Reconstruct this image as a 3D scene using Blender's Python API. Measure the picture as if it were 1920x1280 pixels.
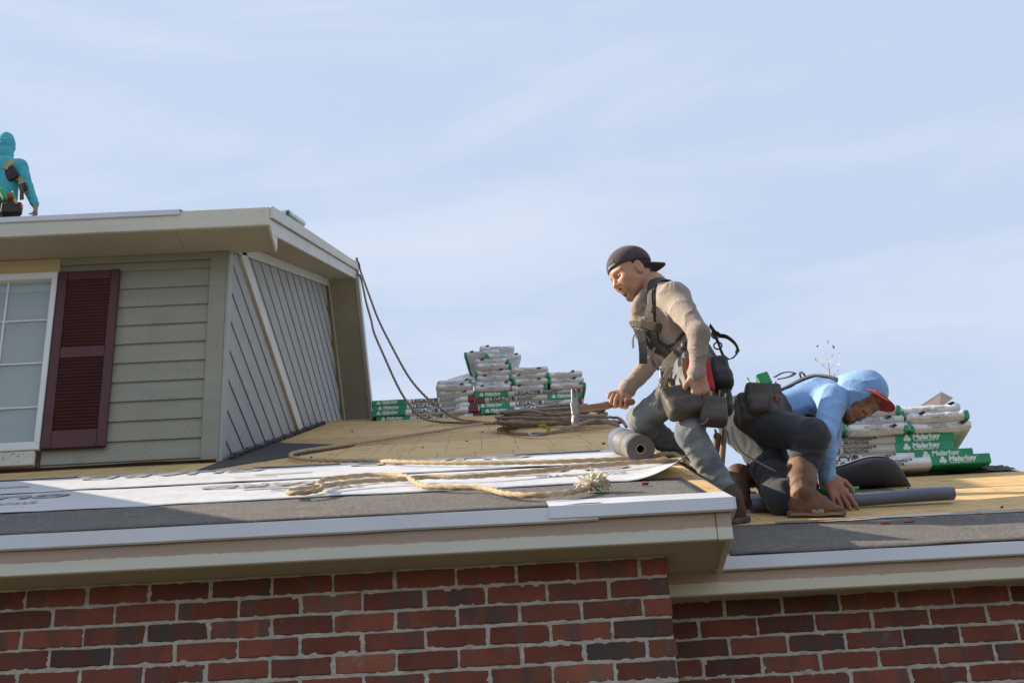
import bpy, bmesh, math, random
import numpy as np
from mathutils import Vector, Matrix
random.seed(7); np.random.seed(7)
for o in list(bpy.data.objects): bpy.data.objects.remove(o)
S = bpy.context.scene; C = S.collection
# ---------------------------------------------------------------- camera (stands at the origin, looking up at the roof; lawn 1.6 m below)
RGT = Vector((0.99855732, 0.00182386, -0.05366515)); UPV = Vector((0.04845627, -0.46122396, 0.88595962)); FWD = Vector((0.02313578, 0.88728188, 0.46064694))
cd = bpy.data.cameras.new('camera'); cam = bpy.data.objects.new('camera', cd); C.objects.link(cam)
cd.sensor_width = 36; cd.lens = 50.006; cd.clip_start = 0.05; cd.clip_end = 2000
M3 = Matrix((RGT, UPV, -FWD)).transposed(); cam.matrix_world = M3.to_4x4(); S.camera = cam
S.render.resolution_x = 1024; S.render.resolution_y = 682
# ---------------------------------------------------------------- sky, sun, exposure
SUN = Vector((-1.0, 0.200, 0.630)).normalized()
elev = math.asin(SUN.z); azim = math.atan2(SUN.x, SUN.y)
W = bpy.data.worlds.new('World'); S.world = W; W.use_nodes = True
nt = W.node_tree; nt.nodes.clear(); nn = nt.nodes.new; ln = nt.links.new
wo = nn('ShaderNodeOutputWorld'); bg = nn('ShaderNodeBackground'); sky = nn('ShaderNodeTexSky')
sky.sky_type = 'NISHITA'; sky.sun_disc = False; sky.sun_elevation = elev; sky.sun_rotation = azim
sky.air_density = 1.0; sky.dust_density = 2.2; sky.ozone_density = 1.6; sky.altitude = 100
tc = nn('ShaderNodeTexCoord'); mp = nn('ShaderNodeMapping'); mp.inputs['Rotation'].default_value = (0.25, 0.45, 0.35); mp.inputs['Scale'].default_value = (1.7, 1.1, 9.0)
n1 = nn('ShaderNodeTexNoise'); n1.inputs['Scale'].default_value = 1.5; n1.inputs['Detail'].default_value = 9; n1.inputs['Roughness'].default_value = 0.56; n1.inputs['Distortion'].default_value = 0.5
r1 = nn('ShaderNodeValToRGB'); r1.color_ramp.elements[0].position = 0.46; r1.color_ramp.elements[1].position = 0.72
r1.color_ramp.elements[0].color = (0, 0, 0, 1); r1.color_ramp.elements[1].color = (0.5, 0.5, 0.5, 1)
mx = nn('ShaderNodeMix'); mx.data_type = 'RGBA'; mx.inputs['B'].default_value = (6.6, 6.9, 7.5, 1)     # wisps of cirrus
hz_ = nn('ShaderNodeMix'); hz_.data_type = 'RGBA'; hz_.inputs['Factor'].default_value = 0.86; hz_.inputs['B'].default_value = (4.95, 5.85, 7.55, 1)   # even bright haze
ln(tc.outputs['Generated'], mp.inputs['Vector']); ln(mp.outputs['Vector'], n1.inputs['Vector']); ln(n1.outputs['Fac'], r1.inputs['Fac'])
ln(r1.outputs['Color'], mx.inputs['Factor']); ln(sky.outputs['Color'], hz_.inputs['A']); ln(hz_.outputs['Result'], mx.inputs['A']); ln(mx.outputs['Result'], bg.inputs['Color'])
bg.inputs['Strength'].default_value = 0.0735; ln(bg.outputs['Background'], wo.inputs['Surface'])
sl = bpy.data.lights.new('sun', 'SUN'); sl.energy = 5.0; sl.angle = math.radians(0.53); sl.color = (1.0, 0.88, 0.70)
so = bpy.data.objects.new('sun', sl); C.objects.link(so); so.rotation_euler = (-SUN).to_track_quat('-Z', 'Y').to_euler(); so.location = SUN * 60
S.view_settings.view_transform = 'Standard'; S.view_settings.look = 'None'; S.view_settings.gamma = 1; S.view_settings.exposure = 0.80
S.render.engine = 'CYCLES'

# ---------------------------------------------------------------- placing helpers
FPX = 2667.0
def ray(x, y): return (RGT * (x - 960) - UPV * (y - 640) + FWD * FPX)
def atY(x, y, Y): d = ray(x, y); return d * (Y / d.y)
def atX(x, y, X): d = ray(x, y); return d * (X / d.x)
LY, LZ = 4.365, 1.652        # left roof: top of the eave
RY, RZ = 4.72, 1.572         # right roof
def deckL(Y): return LZ + 0.5 * (Y - LY)
def deckR(Y): return RZ + 0.5 * (Y - RY)
def onL(x, y, off=0.0):
    d = ray(x, y); return d * ((LZ + off - 0.5 * LY) / (d.z - 0.5 * d.y))
def onR(x, y, off=0.0):
    d = ray(x, y); return d * ((RZ + off - 0.5 * RY) / (d.z - 0.5 * d.y))
NRM = Vector((0, -0.4472, 0.8944)); SLP = Vector((0, 0.8944, 0.4472))     # roof normal, up-slope direction
ORG = {}
def empty(name, loc, label=None, cat=None, group=None, kind=None):
    o = bpy.data.objects.new(name, None); C.objects.link(o); o.location = loc; o.empty_display_size = 0.1; ORG[o.name] = Vector(loc)
    return tag(o, label, cat, group, kind)
def tag(o, label=None, cat=None, group=None, kind=None):
    if label: o['label'] = label
    if cat: o['category'] = cat
    if group: o['group'] = group
    if kind: o['kind'] = kind
    return o
def link(name, me, mat=None, parent=None, loc=None):
    o = bpy.data.objects.new(name, me); C.objects.link(o)
    if parent is not None: o.parent = parent
    if mat is not None and len(me.materials) == 0: me.materials.append(mat)
    if loc is not None: o.location = loc
    if parent is not None: ORG[o.name] = ORG[parent.name] if loc is None else None
    else: ORG[o.name] = Vector((0, 0, 0)) if loc is None else Vector(loc)
    return o
def mobj(name, vs, fs, mat, parent=None, smooth=False, origin=None):
    """mesh object from world coordinates; children keep the origin of the thing they belong to"""
    og = ORG[parent.name] if parent is not None else (Vector(origin) if origin is not None else Vector((0, 0, 0)))
    me = bpy.data.meshes.new(name)
    me.from_pydata([(v[0] - og[0], v[1] - og[1], v[2] - og[2]) for v in vs], [], fs); me.update()
    if smooth: me.polygons.foreach_set('use_smooth', [True] * len(me.polygons))
    o = bpy.data.objects.new(name, me); C.objects.link(o)
    if mat is not None: me.materials.append(mat)
    if parent is not None: o.parent = parent
    else: o.location = og
    ORG[o.name] = og
    return o
def bobj(name, bm, mat, parent=None, smooth=False, origin=None):
    og = ORG[parent.name] if parent is not None else (Vector(origin) if origin is not None else Vector((0, 0, 0)))
    bmesh.ops.translate(bm, verts=bm.verts, vec=-og)
    me = bpy.data.meshes.new(name); bm.to_mesh(me); bm.free()
    if smooth: me.polygons.foreach_set('use_smooth', [True] * len(me.polygons))
    o = bpy.data.objects.new(name, me); C.objects.link(o); me.materials.append(mat)
    if parent is not None: o.parent = parent
    else: o.location = og
    ORG[o.name] = og
    return o
def bm_box(x0, x1, y0, y1, z0, z1, bev=0.002, bm=None, mtx=None):
    bm = bm or bmesh.new()
    vs = [bm.verts.new(p) for p in ((x0,y0,z0),(x1,y0,z0),(x1,y1,z0),(x0,y1,z0),(x0,y0,z1),(x1,y0,z1),(x1,y1,z1),(x0,y1,z1))]
    fs = [bm.faces.new([vs[i] for i in f]) for f in ((3,2,1,0),(4,5,6,7),(0,1,5,4),(1,2,6,5),(2,3,7,6),(3,0,4,7))]
    if bev: 
        es = list({e for f in fs for e in f.edges})
        r = bmesh.ops.bevel(bm, geom=es, offset=bev, segments=1, affect='EDGES'); vs = list({v for v in vs if v.is_valid} | {v for f in r['faces'] for v in f.verts})
    if mtx is not None: bmesh.ops.transform(bm, matrix=mtx, verts=[v for v in vs if v.is_valid])
    return bm
def box(name, x0, x1, y0, y1, z0, z1, mat, parent=None, bev=0.002): return bobj(name, bm_box(x0, x1, y0, y1, z0, z1, bev), mat, parent)
def prism(name, poly, x0, x1, mat, parent=None, bev=0.002, axis='X', skew=0.0):
    """polygon in the YZ plane pushed along X; skew moves X with Y (a slightly out of square roof edge)"""
    bm = bmesh.new(); n = len(poly); y00 = poly[0][0]
    a = [bm.verts.new((x0 + skew * (y - y00), y, z)) for y, z in poly]; b = [bm.verts.new((x1 + skew * (y - y00), y, z)) for y, z in poly]
    bm.faces.new(a); bm.faces.new(b[::-1])
    for i in range(n): bm.faces.new([a[(i + 1) % n], a[i], b[i], b[(i + 1) % n]])
    bmesh.ops.recalc_face_normals(bm, faces=bm.faces)
    if bev: bmesh.ops.bevel(bm, geom=list(bm.edges), offset=bev, segments=1, affect='EDGES')
    return bobj(name, bm, mat, parent)
def tube(path, r, seg=8, closed=False, twist=None, taper=None):
    """swept tube; twist=(strands, turns per metre, depth) makes a laid rope"""
    P = [Vector(p) for p in path]; n = len(P); vs = []; fs = []; nrm = None; s = 0.0
    for i, p in enumerate(P):
        t = (P[min(i + 1, n - 1)] - P[max(i - 1, 0)]).normalized()
        if nrm is None: nrm = t.orthogonal().normalized()
        nrm = (nrm - t * nrm.dot(t)).normalized(); b = t.cross(nrm)
        if i: s += (p - P[i - 1]).length
        rr = r * (taper(i / (n - 1)) if taper else 1)
        for k in range(seg):
            a = 2 * math.pi * k / seg; q = rr
            if twist: q = rr * (1 + twist[2] * math.cos(twist[0] * (a - 2 * math.pi * twist[1] * s / twist[0])))
            vs.append(p + (nrm * math.cos(a) + b * math.sin(a)) * q)
    for i in range(n - 1):
        for k in range(seg): fs.append((i*seg+k, i*seg+(k+1)%seg, (i+1)*seg+(k+1)%seg, (i+1)*seg+k))
    fs.append(tuple(range(seg))[::-1]); fs.append(tuple((n-1)*seg+k for k in range(seg)))
    return vs, fs
def smooth_path(pts, step=0.02):
    P = [Vector(p) for p in pts]; out = []
    for i in range(len(P) - 1):
        p0 = P[max(i-1,0)]; p1 = P[i]; p2 = P[i+1]; p3 = P[min(i+2,len(P)-1)]
        m = max(2, int((p2 - p1).length / step))
        for j in range(m):
            t = j / m; out.append(0.5*((2*p1)+(p2-p0)*t+(2*p0-5*p1+4*p2-p3)*t*t+(3*p1-p0-3*p2+p3)*t**3))
    out.append(P[-1]); return out
def vnoise(x, y, z=0.0, seed=0.0):
    return (math.sin(x*1.0+seed)*math.cos(y*1.31+seed*2.1)+math.sin(x*2.17+y*1.7+z*1.9+seed*1.7)*0.6+math.cos(y*3.1-x*1.3+z*2.7+seed)*0.4)/2.0

# ---------------------------------------------------------------- materials
def mat(name, c1, c2=None, scale=8, rough=0.7, bump=0.0, bscale=None, stretch=(1,1,1), detail=5, metal=0.0, spec=0.35, lo=0.35, hi=0.65, rnd=0.0, bdist=0.01, sheen=0.0):
    m = bpy.data.materials.new(name); m.use_nodes = True; t = m.node_tree; b = t.nodes['Principled BSDF']
    b.inputs['Roughness'].default_value = rough; b.inputs['Metallic'].default_value = metal; b.inputs['Specular IOR Level'].default_value = spec
    if sheen: b.inputs['Sheen Weight'].default_value = sheen; b.inputs['Sheen Roughness'].default_value = 0.5
    tc = t.nodes.new('ShaderNodeTexCoord'); mp = t.nodes.new('ShaderNodeMapping'); mp.inputs['Scale'].default_value = stretch
    t.links.new(tc.outputs['Object'], mp.inputs['Vector']); m['_v'] = mp.name
    vec = mp.outputs['Vector']
    if rnd:
        oi = t.nodes.new('ShaderNodeObjectInfo'); ad = t.nodes.new('ShaderNodeVectorMath'); ad.operation = 'ADD'
        ml = t.nodes.new('ShaderNodeMath'); ml.operation = 'MULTIPLY'; ml.inputs[1].default_value = 60
        t.links.new(oi.outputs['Random'], ml.inputs[0]); t.links.new(vec, ad.inputs[0]); t.links.new(ml.outputs[0], ad.inputs[1]); vec = ad.outputs[0]
    if c2 is None: c2 = tuple(v * 0.88 for v in c1)
    n = t.nodes.new('ShaderNodeTexNoise'); n.inputs['Scale'].default_value = scale; n.inputs['Detail'].default_value = detail; n.inputs['Roughness'].default_value = 0.6
    t.links.new(vec, n.inputs['Vector'])
    r = t.nodes.new('ShaderNodeValToRGB'); r.color_ramp.elements[0].position = lo; r.color_ramp.elements[1].position = hi
    r.color_ramp.elements[0].color = (*c1, 1); r.color_ramp.elements[1].color = (*c2, 1)
    t.links.new(n.outputs['Fac'], r.inputs['Fac']); col = r.outputs['Color']
    if rnd:
        hs = t.nodes.new('ShaderNodeHueSaturation'); mr = t.nodes.new('ShaderNodeMapRange'); mr.inputs['To Min'].default_value = 1 - rnd; mr.inputs['To Max'].default_value = 1 + rnd
        t.links.new(oi.outputs['Random'], mr.inputs['Value']); t.links.new(mr.outputs['Result'], hs.inputs['Value']); t.links.new(col, hs.inputs['Color']); col = hs.outputs['Color']
    t.links.new(col, b.inputs['Base Color'])
    if bump:
        n2 = t.nodes.new('ShaderNodeTexNoise'); n2.inputs['Scale'].default_value = bscale or scale * 3; n2.inputs['Detail'].default_value = 4
        t.links.new(vec, n2.inputs['Vector']); bp = t.nodes.new('ShaderNodeBump'); bp.inputs['Strength'].default_value = bump; bp.inputs['Distance'].default_value = bdist
        t.links.new(n2.outputs['Fac'], bp.inputs['Height']); t.links.new(bp.outputs['Normal'], b.inputs['Normal'])
    return m
def N(m, ty, **kw):
    n = m.node_tree.nodes.new(ty)
    for k, v in kw.items(): setattr(n, k, v)
    return n
def mixrgb(m, fac, a, b, mode='MIX'):
    x = N(m, 'ShaderNodeMix', data_type='RGBA', blend_type=mode)
    for s, v in (('Factor', fac), ('A', a), ('B', b)):
        if hasattr(v, 'is_output'): m.node_tree.links.new(v, x.inputs[s])
        else: x.inputs[s].default_value = v if s == 'Factor' else ((*v, 1) if len(v) == 3 else v)
    return x.outputs['Result']
def base_in(m): return m.node_tree.nodes['Principled BSDF'].inputs['Base Color']
def base_out(m): return base_in(m).links[0].from_socket
# ---------------------------------------------------------------- house materials
def brick_material():
    m = mat('brick_face', (0.225, 0.072, 0.046), (0.160, 0.056, 0.040), scale=7, rough=0.9, bump=0.5, bscale=90, spec=0.15, rnd=0.22, bdist=0.004); t = m.node_tree; L = t.links.new
    oi = [n for n in t.nodes if n.type == 'OBJECT_INFO'][0]; red = base_out(m)
    vec = [n for n in t.nodes if n.type == 'VECT_MATH'][0].outputs[0]
    # flashing: grey-violet bands near the ends / across the face
    mp = N(m, 'ShaderNodeMapping'); mp.inputs['Scale'].default_value = (14, 14, 3); L(vec, mp.inputs['Vector'])
    n = N(m, 'ShaderNodeTexNoise'); n.inputs['Scale'].default_value = 1.0; n.inputs['Detail'].default_value = 2; L(mp.outputs[0], n.inputs['Vector'])
    r = N(m, 'ShaderNodeValToRGB'); r.color_ramp.elements[0].position = 0.52; r.color_ramp.elements[1].position = 0.64; L(n.outputs['Fac'], r.inputs['Fac'])
    r.color_ramp.elements[1].color = (0.75, 0.75, 0.75, 1)
    c = mixrgb(m, r.outputs['Color'], red, (0.105, 0.072, 0.064))
    n3 = N(m, 'ShaderNodeTexNoise'); n3.inputs['Scale'].default_value = 16; n3.inputs['Detail'].default_value = 3; L(vec, n3.inputs['Vector'])
    r3 = N(m, 'ShaderNodeValToRGB'); r3.color_ramp.elements[0].position = 0.66; r3.color_ramp.elements[1].position = 0.74; r3.color_ramp.elements[1].color = (0.5, 0.5, 0.5, 1); L(n3.outputs['Fac'], r3.inputs['Fac'])
    c = mixrgb(m, r3.outputs['Color'], c, (0.17, 0.14, 0.15))          # lime bloom
    n4 = N(m, 'ShaderNodeTexNoise'); n4.inputs['Scale'].default_value = 140; n4.inputs['Detail'].default_value = 1; L(vec, n4.inputs['Vector'])
    r4 = N(m, 'ShaderNodeValToRGB'); r4.color_ramp.elements[0].position = 0.70; r4.color_ramp.elements[1].position = 0.76; L(n4.outputs['Fac'], r4.inputs['Fac'])
    c = mixrgb(m, r4.outputs['Color'], c, (0.25, 0.13, 0.09))          # grit
    # whole-brick tint: most red, some charcoal, a few orange
    r2 = N(m, 'ShaderNodeValToRGB'); e = r2.color_ramp; e.interpolation = 'CONSTANT'
    e.elements[0].position = 0; e.elements[0].color = (1, 1, 1, 1); e.elements[1].position = 0.62; e.elements[1].color = (0.72, 0.85, 0.9, 1)
    for p, cc in ((0.84, (0.58, 0.85, 0.92, 1)), (0.90, (1.05, 1.0, 1.0, 1)), (0.97, (1.3, 1.5, 1.4, 1))): k = e.elements.new(p); k.color = cc
    m2 = N(m, 'ShaderNodeMath', operation='FRACT'); m3 = N(m, 'ShaderNodeMath', operation='MULTIPLY'); m3.inputs[1].default_value = 37.7
    L(oi.outputs['Random'], m3.inputs[0]); L(m3.outputs[0], m2.inputs[0]); L(m2.outputs[0], r2.inputs['Fac'])
    c = mixrgb(m, 1.0, c, r2.outputs['Color'], 'MULTIPLY'); L(c, base_in(m)); return m
def speckle(m, scale, thr, col, width=0.05, rough=None):
    t = m.node_tree; tc = N(m, 'ShaderNodeTexCoord'); n = N(m, 'ShaderNodeTexNoise'); n.inputs['Scale'].default_value = scale; n.inputs['Detail'].default_value = 1
    t.links.new(tc.outputs['Object'], n.inputs['Vector']); r = N(m, 'ShaderNodeValToRGB'); r.color_ramp.elements[0].position = thr; r.color_ramp.elements[1].position = thr + width
    t.links.new(n.outputs['Fac'], r.inputs['Fac']); c = mixrgb(m, r.outputs['Color'], base_out(m), col); t.links.new(c, base_in(m)); return m
def twotone(name, zline, upper, lower, noise=0.02, slope=0.0):
    """old board: bare/primed band above a ragged paint line (object z = height above the lawn)"""
    m = mat(name, lower, tuple(v * 0.93 for v in lower), scale=5, rough=0.6, bump=0.25, bscale=30, stretch=(0.25, 1, 5), bdist=0.004); t = m.node_tree; L = t.links.new
    low = base_out(m); tc = N(m, 'ShaderNodeTexCoord'); sp = N(m, 'ShaderNodeSeparateXYZ'); L(tc.outputs['Object'], sp.inputs[0])
    n = N(m, 'ShaderNodeTexNoise'); n.inputs['Scale'].default_value = 22; n.inputs['Detail'].default_value = 12; n.inputs['Roughness'].default_value = 0.95
    mp = N(m, 'ShaderNodeMapping'); mp.inputs['Scale'].default_value = (0.5, 1, 1.3); L(tc.outputs['Object'], mp.inputs['Vector']); L(mp.outputs[0], n.inputs['Vector'])
    a = N(m, 'ShaderNodeMath', operation='MULTIPLY_ADD'); a.inputs[1].default_value = noise * 2; L(n.outputs['Fac'], a.inputs[0]); L(sp.outputs['Z'], a.inputs[2])
    mr = N(m, 'ShaderNodeMapRange'); mr.inputs['From Min'].default_value = zline + noise - 0.0012; mr.inputs['From Max'].default_value = zline + noise + 0.0012; L(a.outputs[0], mr.inputs['Value'])
    n2 = N(m, 'ShaderNodeTexNoise'); n2.inputs['Scale'].default_value = 9; n2.inputs['Detail'].default_value = 5; mp2 = N(m, 'ShaderNodeMapping'); mp2.inputs['Scale'].default_value = (0.3, 1, 9); L(tc.outputs['Object'], mp2.inputs['Vector']); L(mp2.outputs[0], n2.inputs['Vector'])
    up = mixrgb(m, n2.outputs['Fac'], tuple(v * 0.8 for v in upper), tuple(v * 1.15 for v in upper))
    L(mixrgb(m, mr.outputs['Result'], low, up), base_in(m)); return m
BRICK = brick_material()
MORTAR = mat('mortar', (0.49, 0.46, 0.39), (0.37, 0.34, 0.285), scale=20, rough=0.95, bump=0.6, bscale=120, spec=0.1, bdist=0.004)
CREAM = (0.60, 0.59, 0.49); BARE = (0.40, 0.30, 0.22)
FASCIA_L = twotone('fascia_paint', 1.560 + 1.6, BARE, CREAM, 0.022)
FASCIA_R = twotone('fascia_paint_worn', 1.487 + 1.6, (0.42, 0.31, 0.22), (0.62, 0.57, 0.44), 0.026)
TRIM = mat('trim_paint', CREAM, (0.55, 0.54, 0.45), scale=4, rough=0.55, bump=0.15, bscale=25, stretch=(0.3, 1, 4), bdist=0.004)
FASC_U = mat('upper_fascia_paint', (0.66, 0.62, 0.49), (0.58, 0.56, 0.46), scale=3, rough=0.55, bump=0.15, bscale=25, stretch=(0.3, 1, 4), bdist=0.004)
RAKE = mat('rake_paint', (0.66, 0.64, 0.57), (0.58, 0.57, 0.51), scale=4, rough=0.55, bump=0.12, bscale=25, bdist=0.004)
SOFFIT = mat('soffit_paint', (0.47, 0.42, 0.31), (0.41, 0.37, 0.28), scale=3, rough=0.8)
SIDING = mat('siding_paint', (0.315, 0.305, 0.235), (0.28, 0.275, 0.215), scale=3, rough=0.6, bump=0.12, bscale=30, stretch=(0.15, 1, 3), rnd=0.03, bdist=0.004)
GSIDING = mat('gable_siding_skylit', (0.36, 0.36, 0.335), (0.32, 0.32, 0.30), scale=4, rough=0.6, bump=0.25, bscale=30, stretch=(1, 0.15, 3), rnd=0.04, bdist=0.004)  # siding paint lightened: the gable's more open skylight is put into the colour
MAROON = mat('shutter_paint', (0.100, 0.033, 0.034), (0.080, 0.027, 0.029), scale=6, rough=0.45, bump=0.05, bscale=60)
DRIP = mat('drip_metal', (0.66, 0.67, 0.71), (0.60, 0.61, 0.65), scale=3, rough=0.35, spec=0.5)
VINYL = mat('white_vinyl', (0.78, 0.78, 0.76), (0.73, 0.73, 0.71), scale=5, rough=0.4)
YHEAD = mat('yellowed_header', (0.62, 0.49, 0.24), (0.54, 0.44, 0.24), scale=4, rough=0.7, bump=0.15, bscale=25, stretch=(0.3, 1, 3))
PEEL = mat('peeling_sill_paint', (0.70, 0.67, 0.58), (0.57, 0.54, 0.45), scale=6, rough=0.7, bump=0.5, bscale=25, bdist=0.006)
speckle(PEEL, 40, 0.66, (0.12, 0.08, 0.05)); ROT = mat('rotten_wood', (0.16, 0.09, 0.05), (0.06, 0.035, 0.02), scale=14, rough=0.95, bump=0.8, stretch=(1, 1, 0.3))
LUMBER = mat('fresh_lumber', (0.66, 0.47, 0.27), (0.55, 0.37, 0.19), scale=6, rough=0.8, bump=0.2, stretch=(0.2, 2, 2))
def osb_material():
    m = mat('osb_strands', (0.70, 0.475, 0.205), (0.56, 0.365, 0.15), scale=10, rough=0.75, stretch=(0.7, 2.6, 2.6), detail=8, bump=0.35, bscale=38, rnd=0.10, bdist=0.005, lo=0.3, hi=0.7); t = m.node_tree; L = t.links.new
    tc = N(m, 'ShaderNodeTexCoord')
    n = N(m, 'ShaderNodeTexNoise'); n.inputs['Scale'].default_value = 26; n.inputs['Detail'].default_value = 4; mp = N(m, 'ShaderNodeMapping'); mp.inputs['Scale'].default_value = (0.22, 1.5, 1.5)
    L(tc.outputs['Object'], mp.inputs['Vector']); L(mp.outputs[0], n.inputs['Vector']); r = N(m, 'ShaderNodeValToRGB'); r.color_ramp.elements[0].position = 0.55; r.color_ramp.elements[1].position = 0.68; L(n.outputs['Fac'], r.inputs['Fac'])
    c = mixrgb(m, r.outputs['Color'], base_out(m), (0.27, 0.15, 0.06))
    n5 = N(m, 'ShaderNodeTexNoise'); n5.inputs['Scale'].default_value = 30; L(tc.outputs['Object'], n5.inputs['Vector']); r5 = N(m, 'ShaderNodeValToRGB'); r5.color_ramp.elements[0].position = 0.72; r5.color_ramp.elements[1].position = 0.75; L(n5.outputs['Fac'], r5.inputs['Fac'])
    c = mixrgb(m, r5.outputs['Color'], c, (0.10, 0.06, 0.03))
    # printed nailing lines on the sheet
    bt = N(m, 'ShaderNodeTexBrick'); bt.offset = 0.37; bt.inputs['Scale'].default_value = 1; bt.inputs['Mortar Size'].default_value = 0.0025; bt.inputs['Mortar Smooth'].default_value = 0.3
    bt.inputs['Brick Width'].default_value = 0.203; bt.inputs['Row Height'].default_value = 1.22; bt.inputs['Color1'].default_value = bt.inputs['Color2'].default_value = (0, 0, 0, 1); bt.inputs['Mortar'].default_value = (0.62, 0.62, 0.62, 1)
    L(tc.outputs['Object'], bt.inputs['Vector']); c = mixrgb(m, bt.outputs['Color'], c, (0.10, 0.07, 0.04)); L(c, base_in(m)); return m
OSB = osb_material()
def felt_material(name, base, spark):
    m = mat(name, base, tuple(v * 0.75 for v in base), scale=5, rough=0.85, bump=0.5, bscale=420, bdist=0.003, spec=0.3)
    m = speckle(m, 26, 0.62, tuple(v * 1.45 for v in base), 0.1); m = speckle(m, 260, 0.60, tuple(v * 2.2 for v in base), 0.05)
    return speckle(m, 300, 0.665, spark, 0.02)  # sun sparkle of the granules painted as pale gold specks
FELT = felt_material('granular_felt', (0.105, 0.096, 0.088), (0.75, 0.62, 0.42))
FELTP = mat('plain_felt', (0.060, 0.057, 0.058), (0.045, 0.043, 0.044), scale=6, rough=0.75, bump=0.2, bscale=60)
PAPER = mat('synthetic_paper', (0.62, 0.615, 0.62), (0.54, 0.535, 0.545), scale=3, rough=0.5, bump=0.45, bscale=11, bdist=0.02)
INKG = mat('grey_ink', (0.26, 0.24, 0.23), (0.36, 0.34, 0.33), scale=12, rough=0.6); INKB = mat('black_ink', (0.05, 0.05, 0.06), (0.09, 0.09, 0.10), scale=20, rough=0.6)
GRASS = mat('lawn', (0.075, 0.075, 0.04), (0.135, 0.105, 0.07), scale=1.2, rough=0.95, bump=0.6, bscale=40)
DARK = mat('dark_void', (0.03, 0.028, 0.025), rough=0.9)
for m_ in (SIDING, GSIDING, TRIM, FASC_U, RAKE): c0 = m_.node_tree.nodes['Color Ramp'].color_ramp.elements[0].color; speckle(m_, 5, 0.56, tuple(v * .84 for v in c0[:3]), 0.2); speckle(m_, 60, 0.74, tuple(v * .55 for v in c0[:3]), 0.03)
# ---------------------------------------------------------------- ground
g = mobj('ground', [(-300, -200, -1.6), (300, -200, -1.6), (300, 500, -1.6), (-300, 500, -1.6)], [(0, 1, 2, 3)], GRASS); tag(g, kind='structure')
# ---------------------------------------------------------------- house
house = empty('brick_house', (0, 4.55, -1.6), 'brick house with stripped roof, grey-green siding storey and cream trim', 'house')
CH = 0.0686; BL = 0.2032; HD = 0.0965; J = 0.0105
def brick_mesh(length, seed):
    rr = random.Random(seed); bm = bm_box(0, length - J, 0, 0.10, 0, CH - J, 0)
    bmesh.ops.subdivide_edges(bm, edges=[e for e in bm.edges if abs(e.verts[0].co.x - e.verts[1].co.x) > 0.05], cuts=2)
    for v in bm.verts: v.co.x += rr.uniform(-.0014, .0014); v.co.z += rr.uniform(-.0016, .0016); v.co.y += rr.uniform(-.0008, .0008)
    bmesh.ops.bevel(bm, geom=[e for e in bm.edges if e.calc_face_angle(0) > 0.8], offset=0.0028, segments=1, affect='EDGES')
    me = bpy.data.meshes.new('brick'); bm.to_mesh(me); bm.free(); me.materials.append(BRICK); return me
FULL = [brick_mesh(BL, i) for i in range(7)]; HALF = [brick_mesh(HD + J * 0.5, 20 + i) for i in range(3)]
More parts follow.
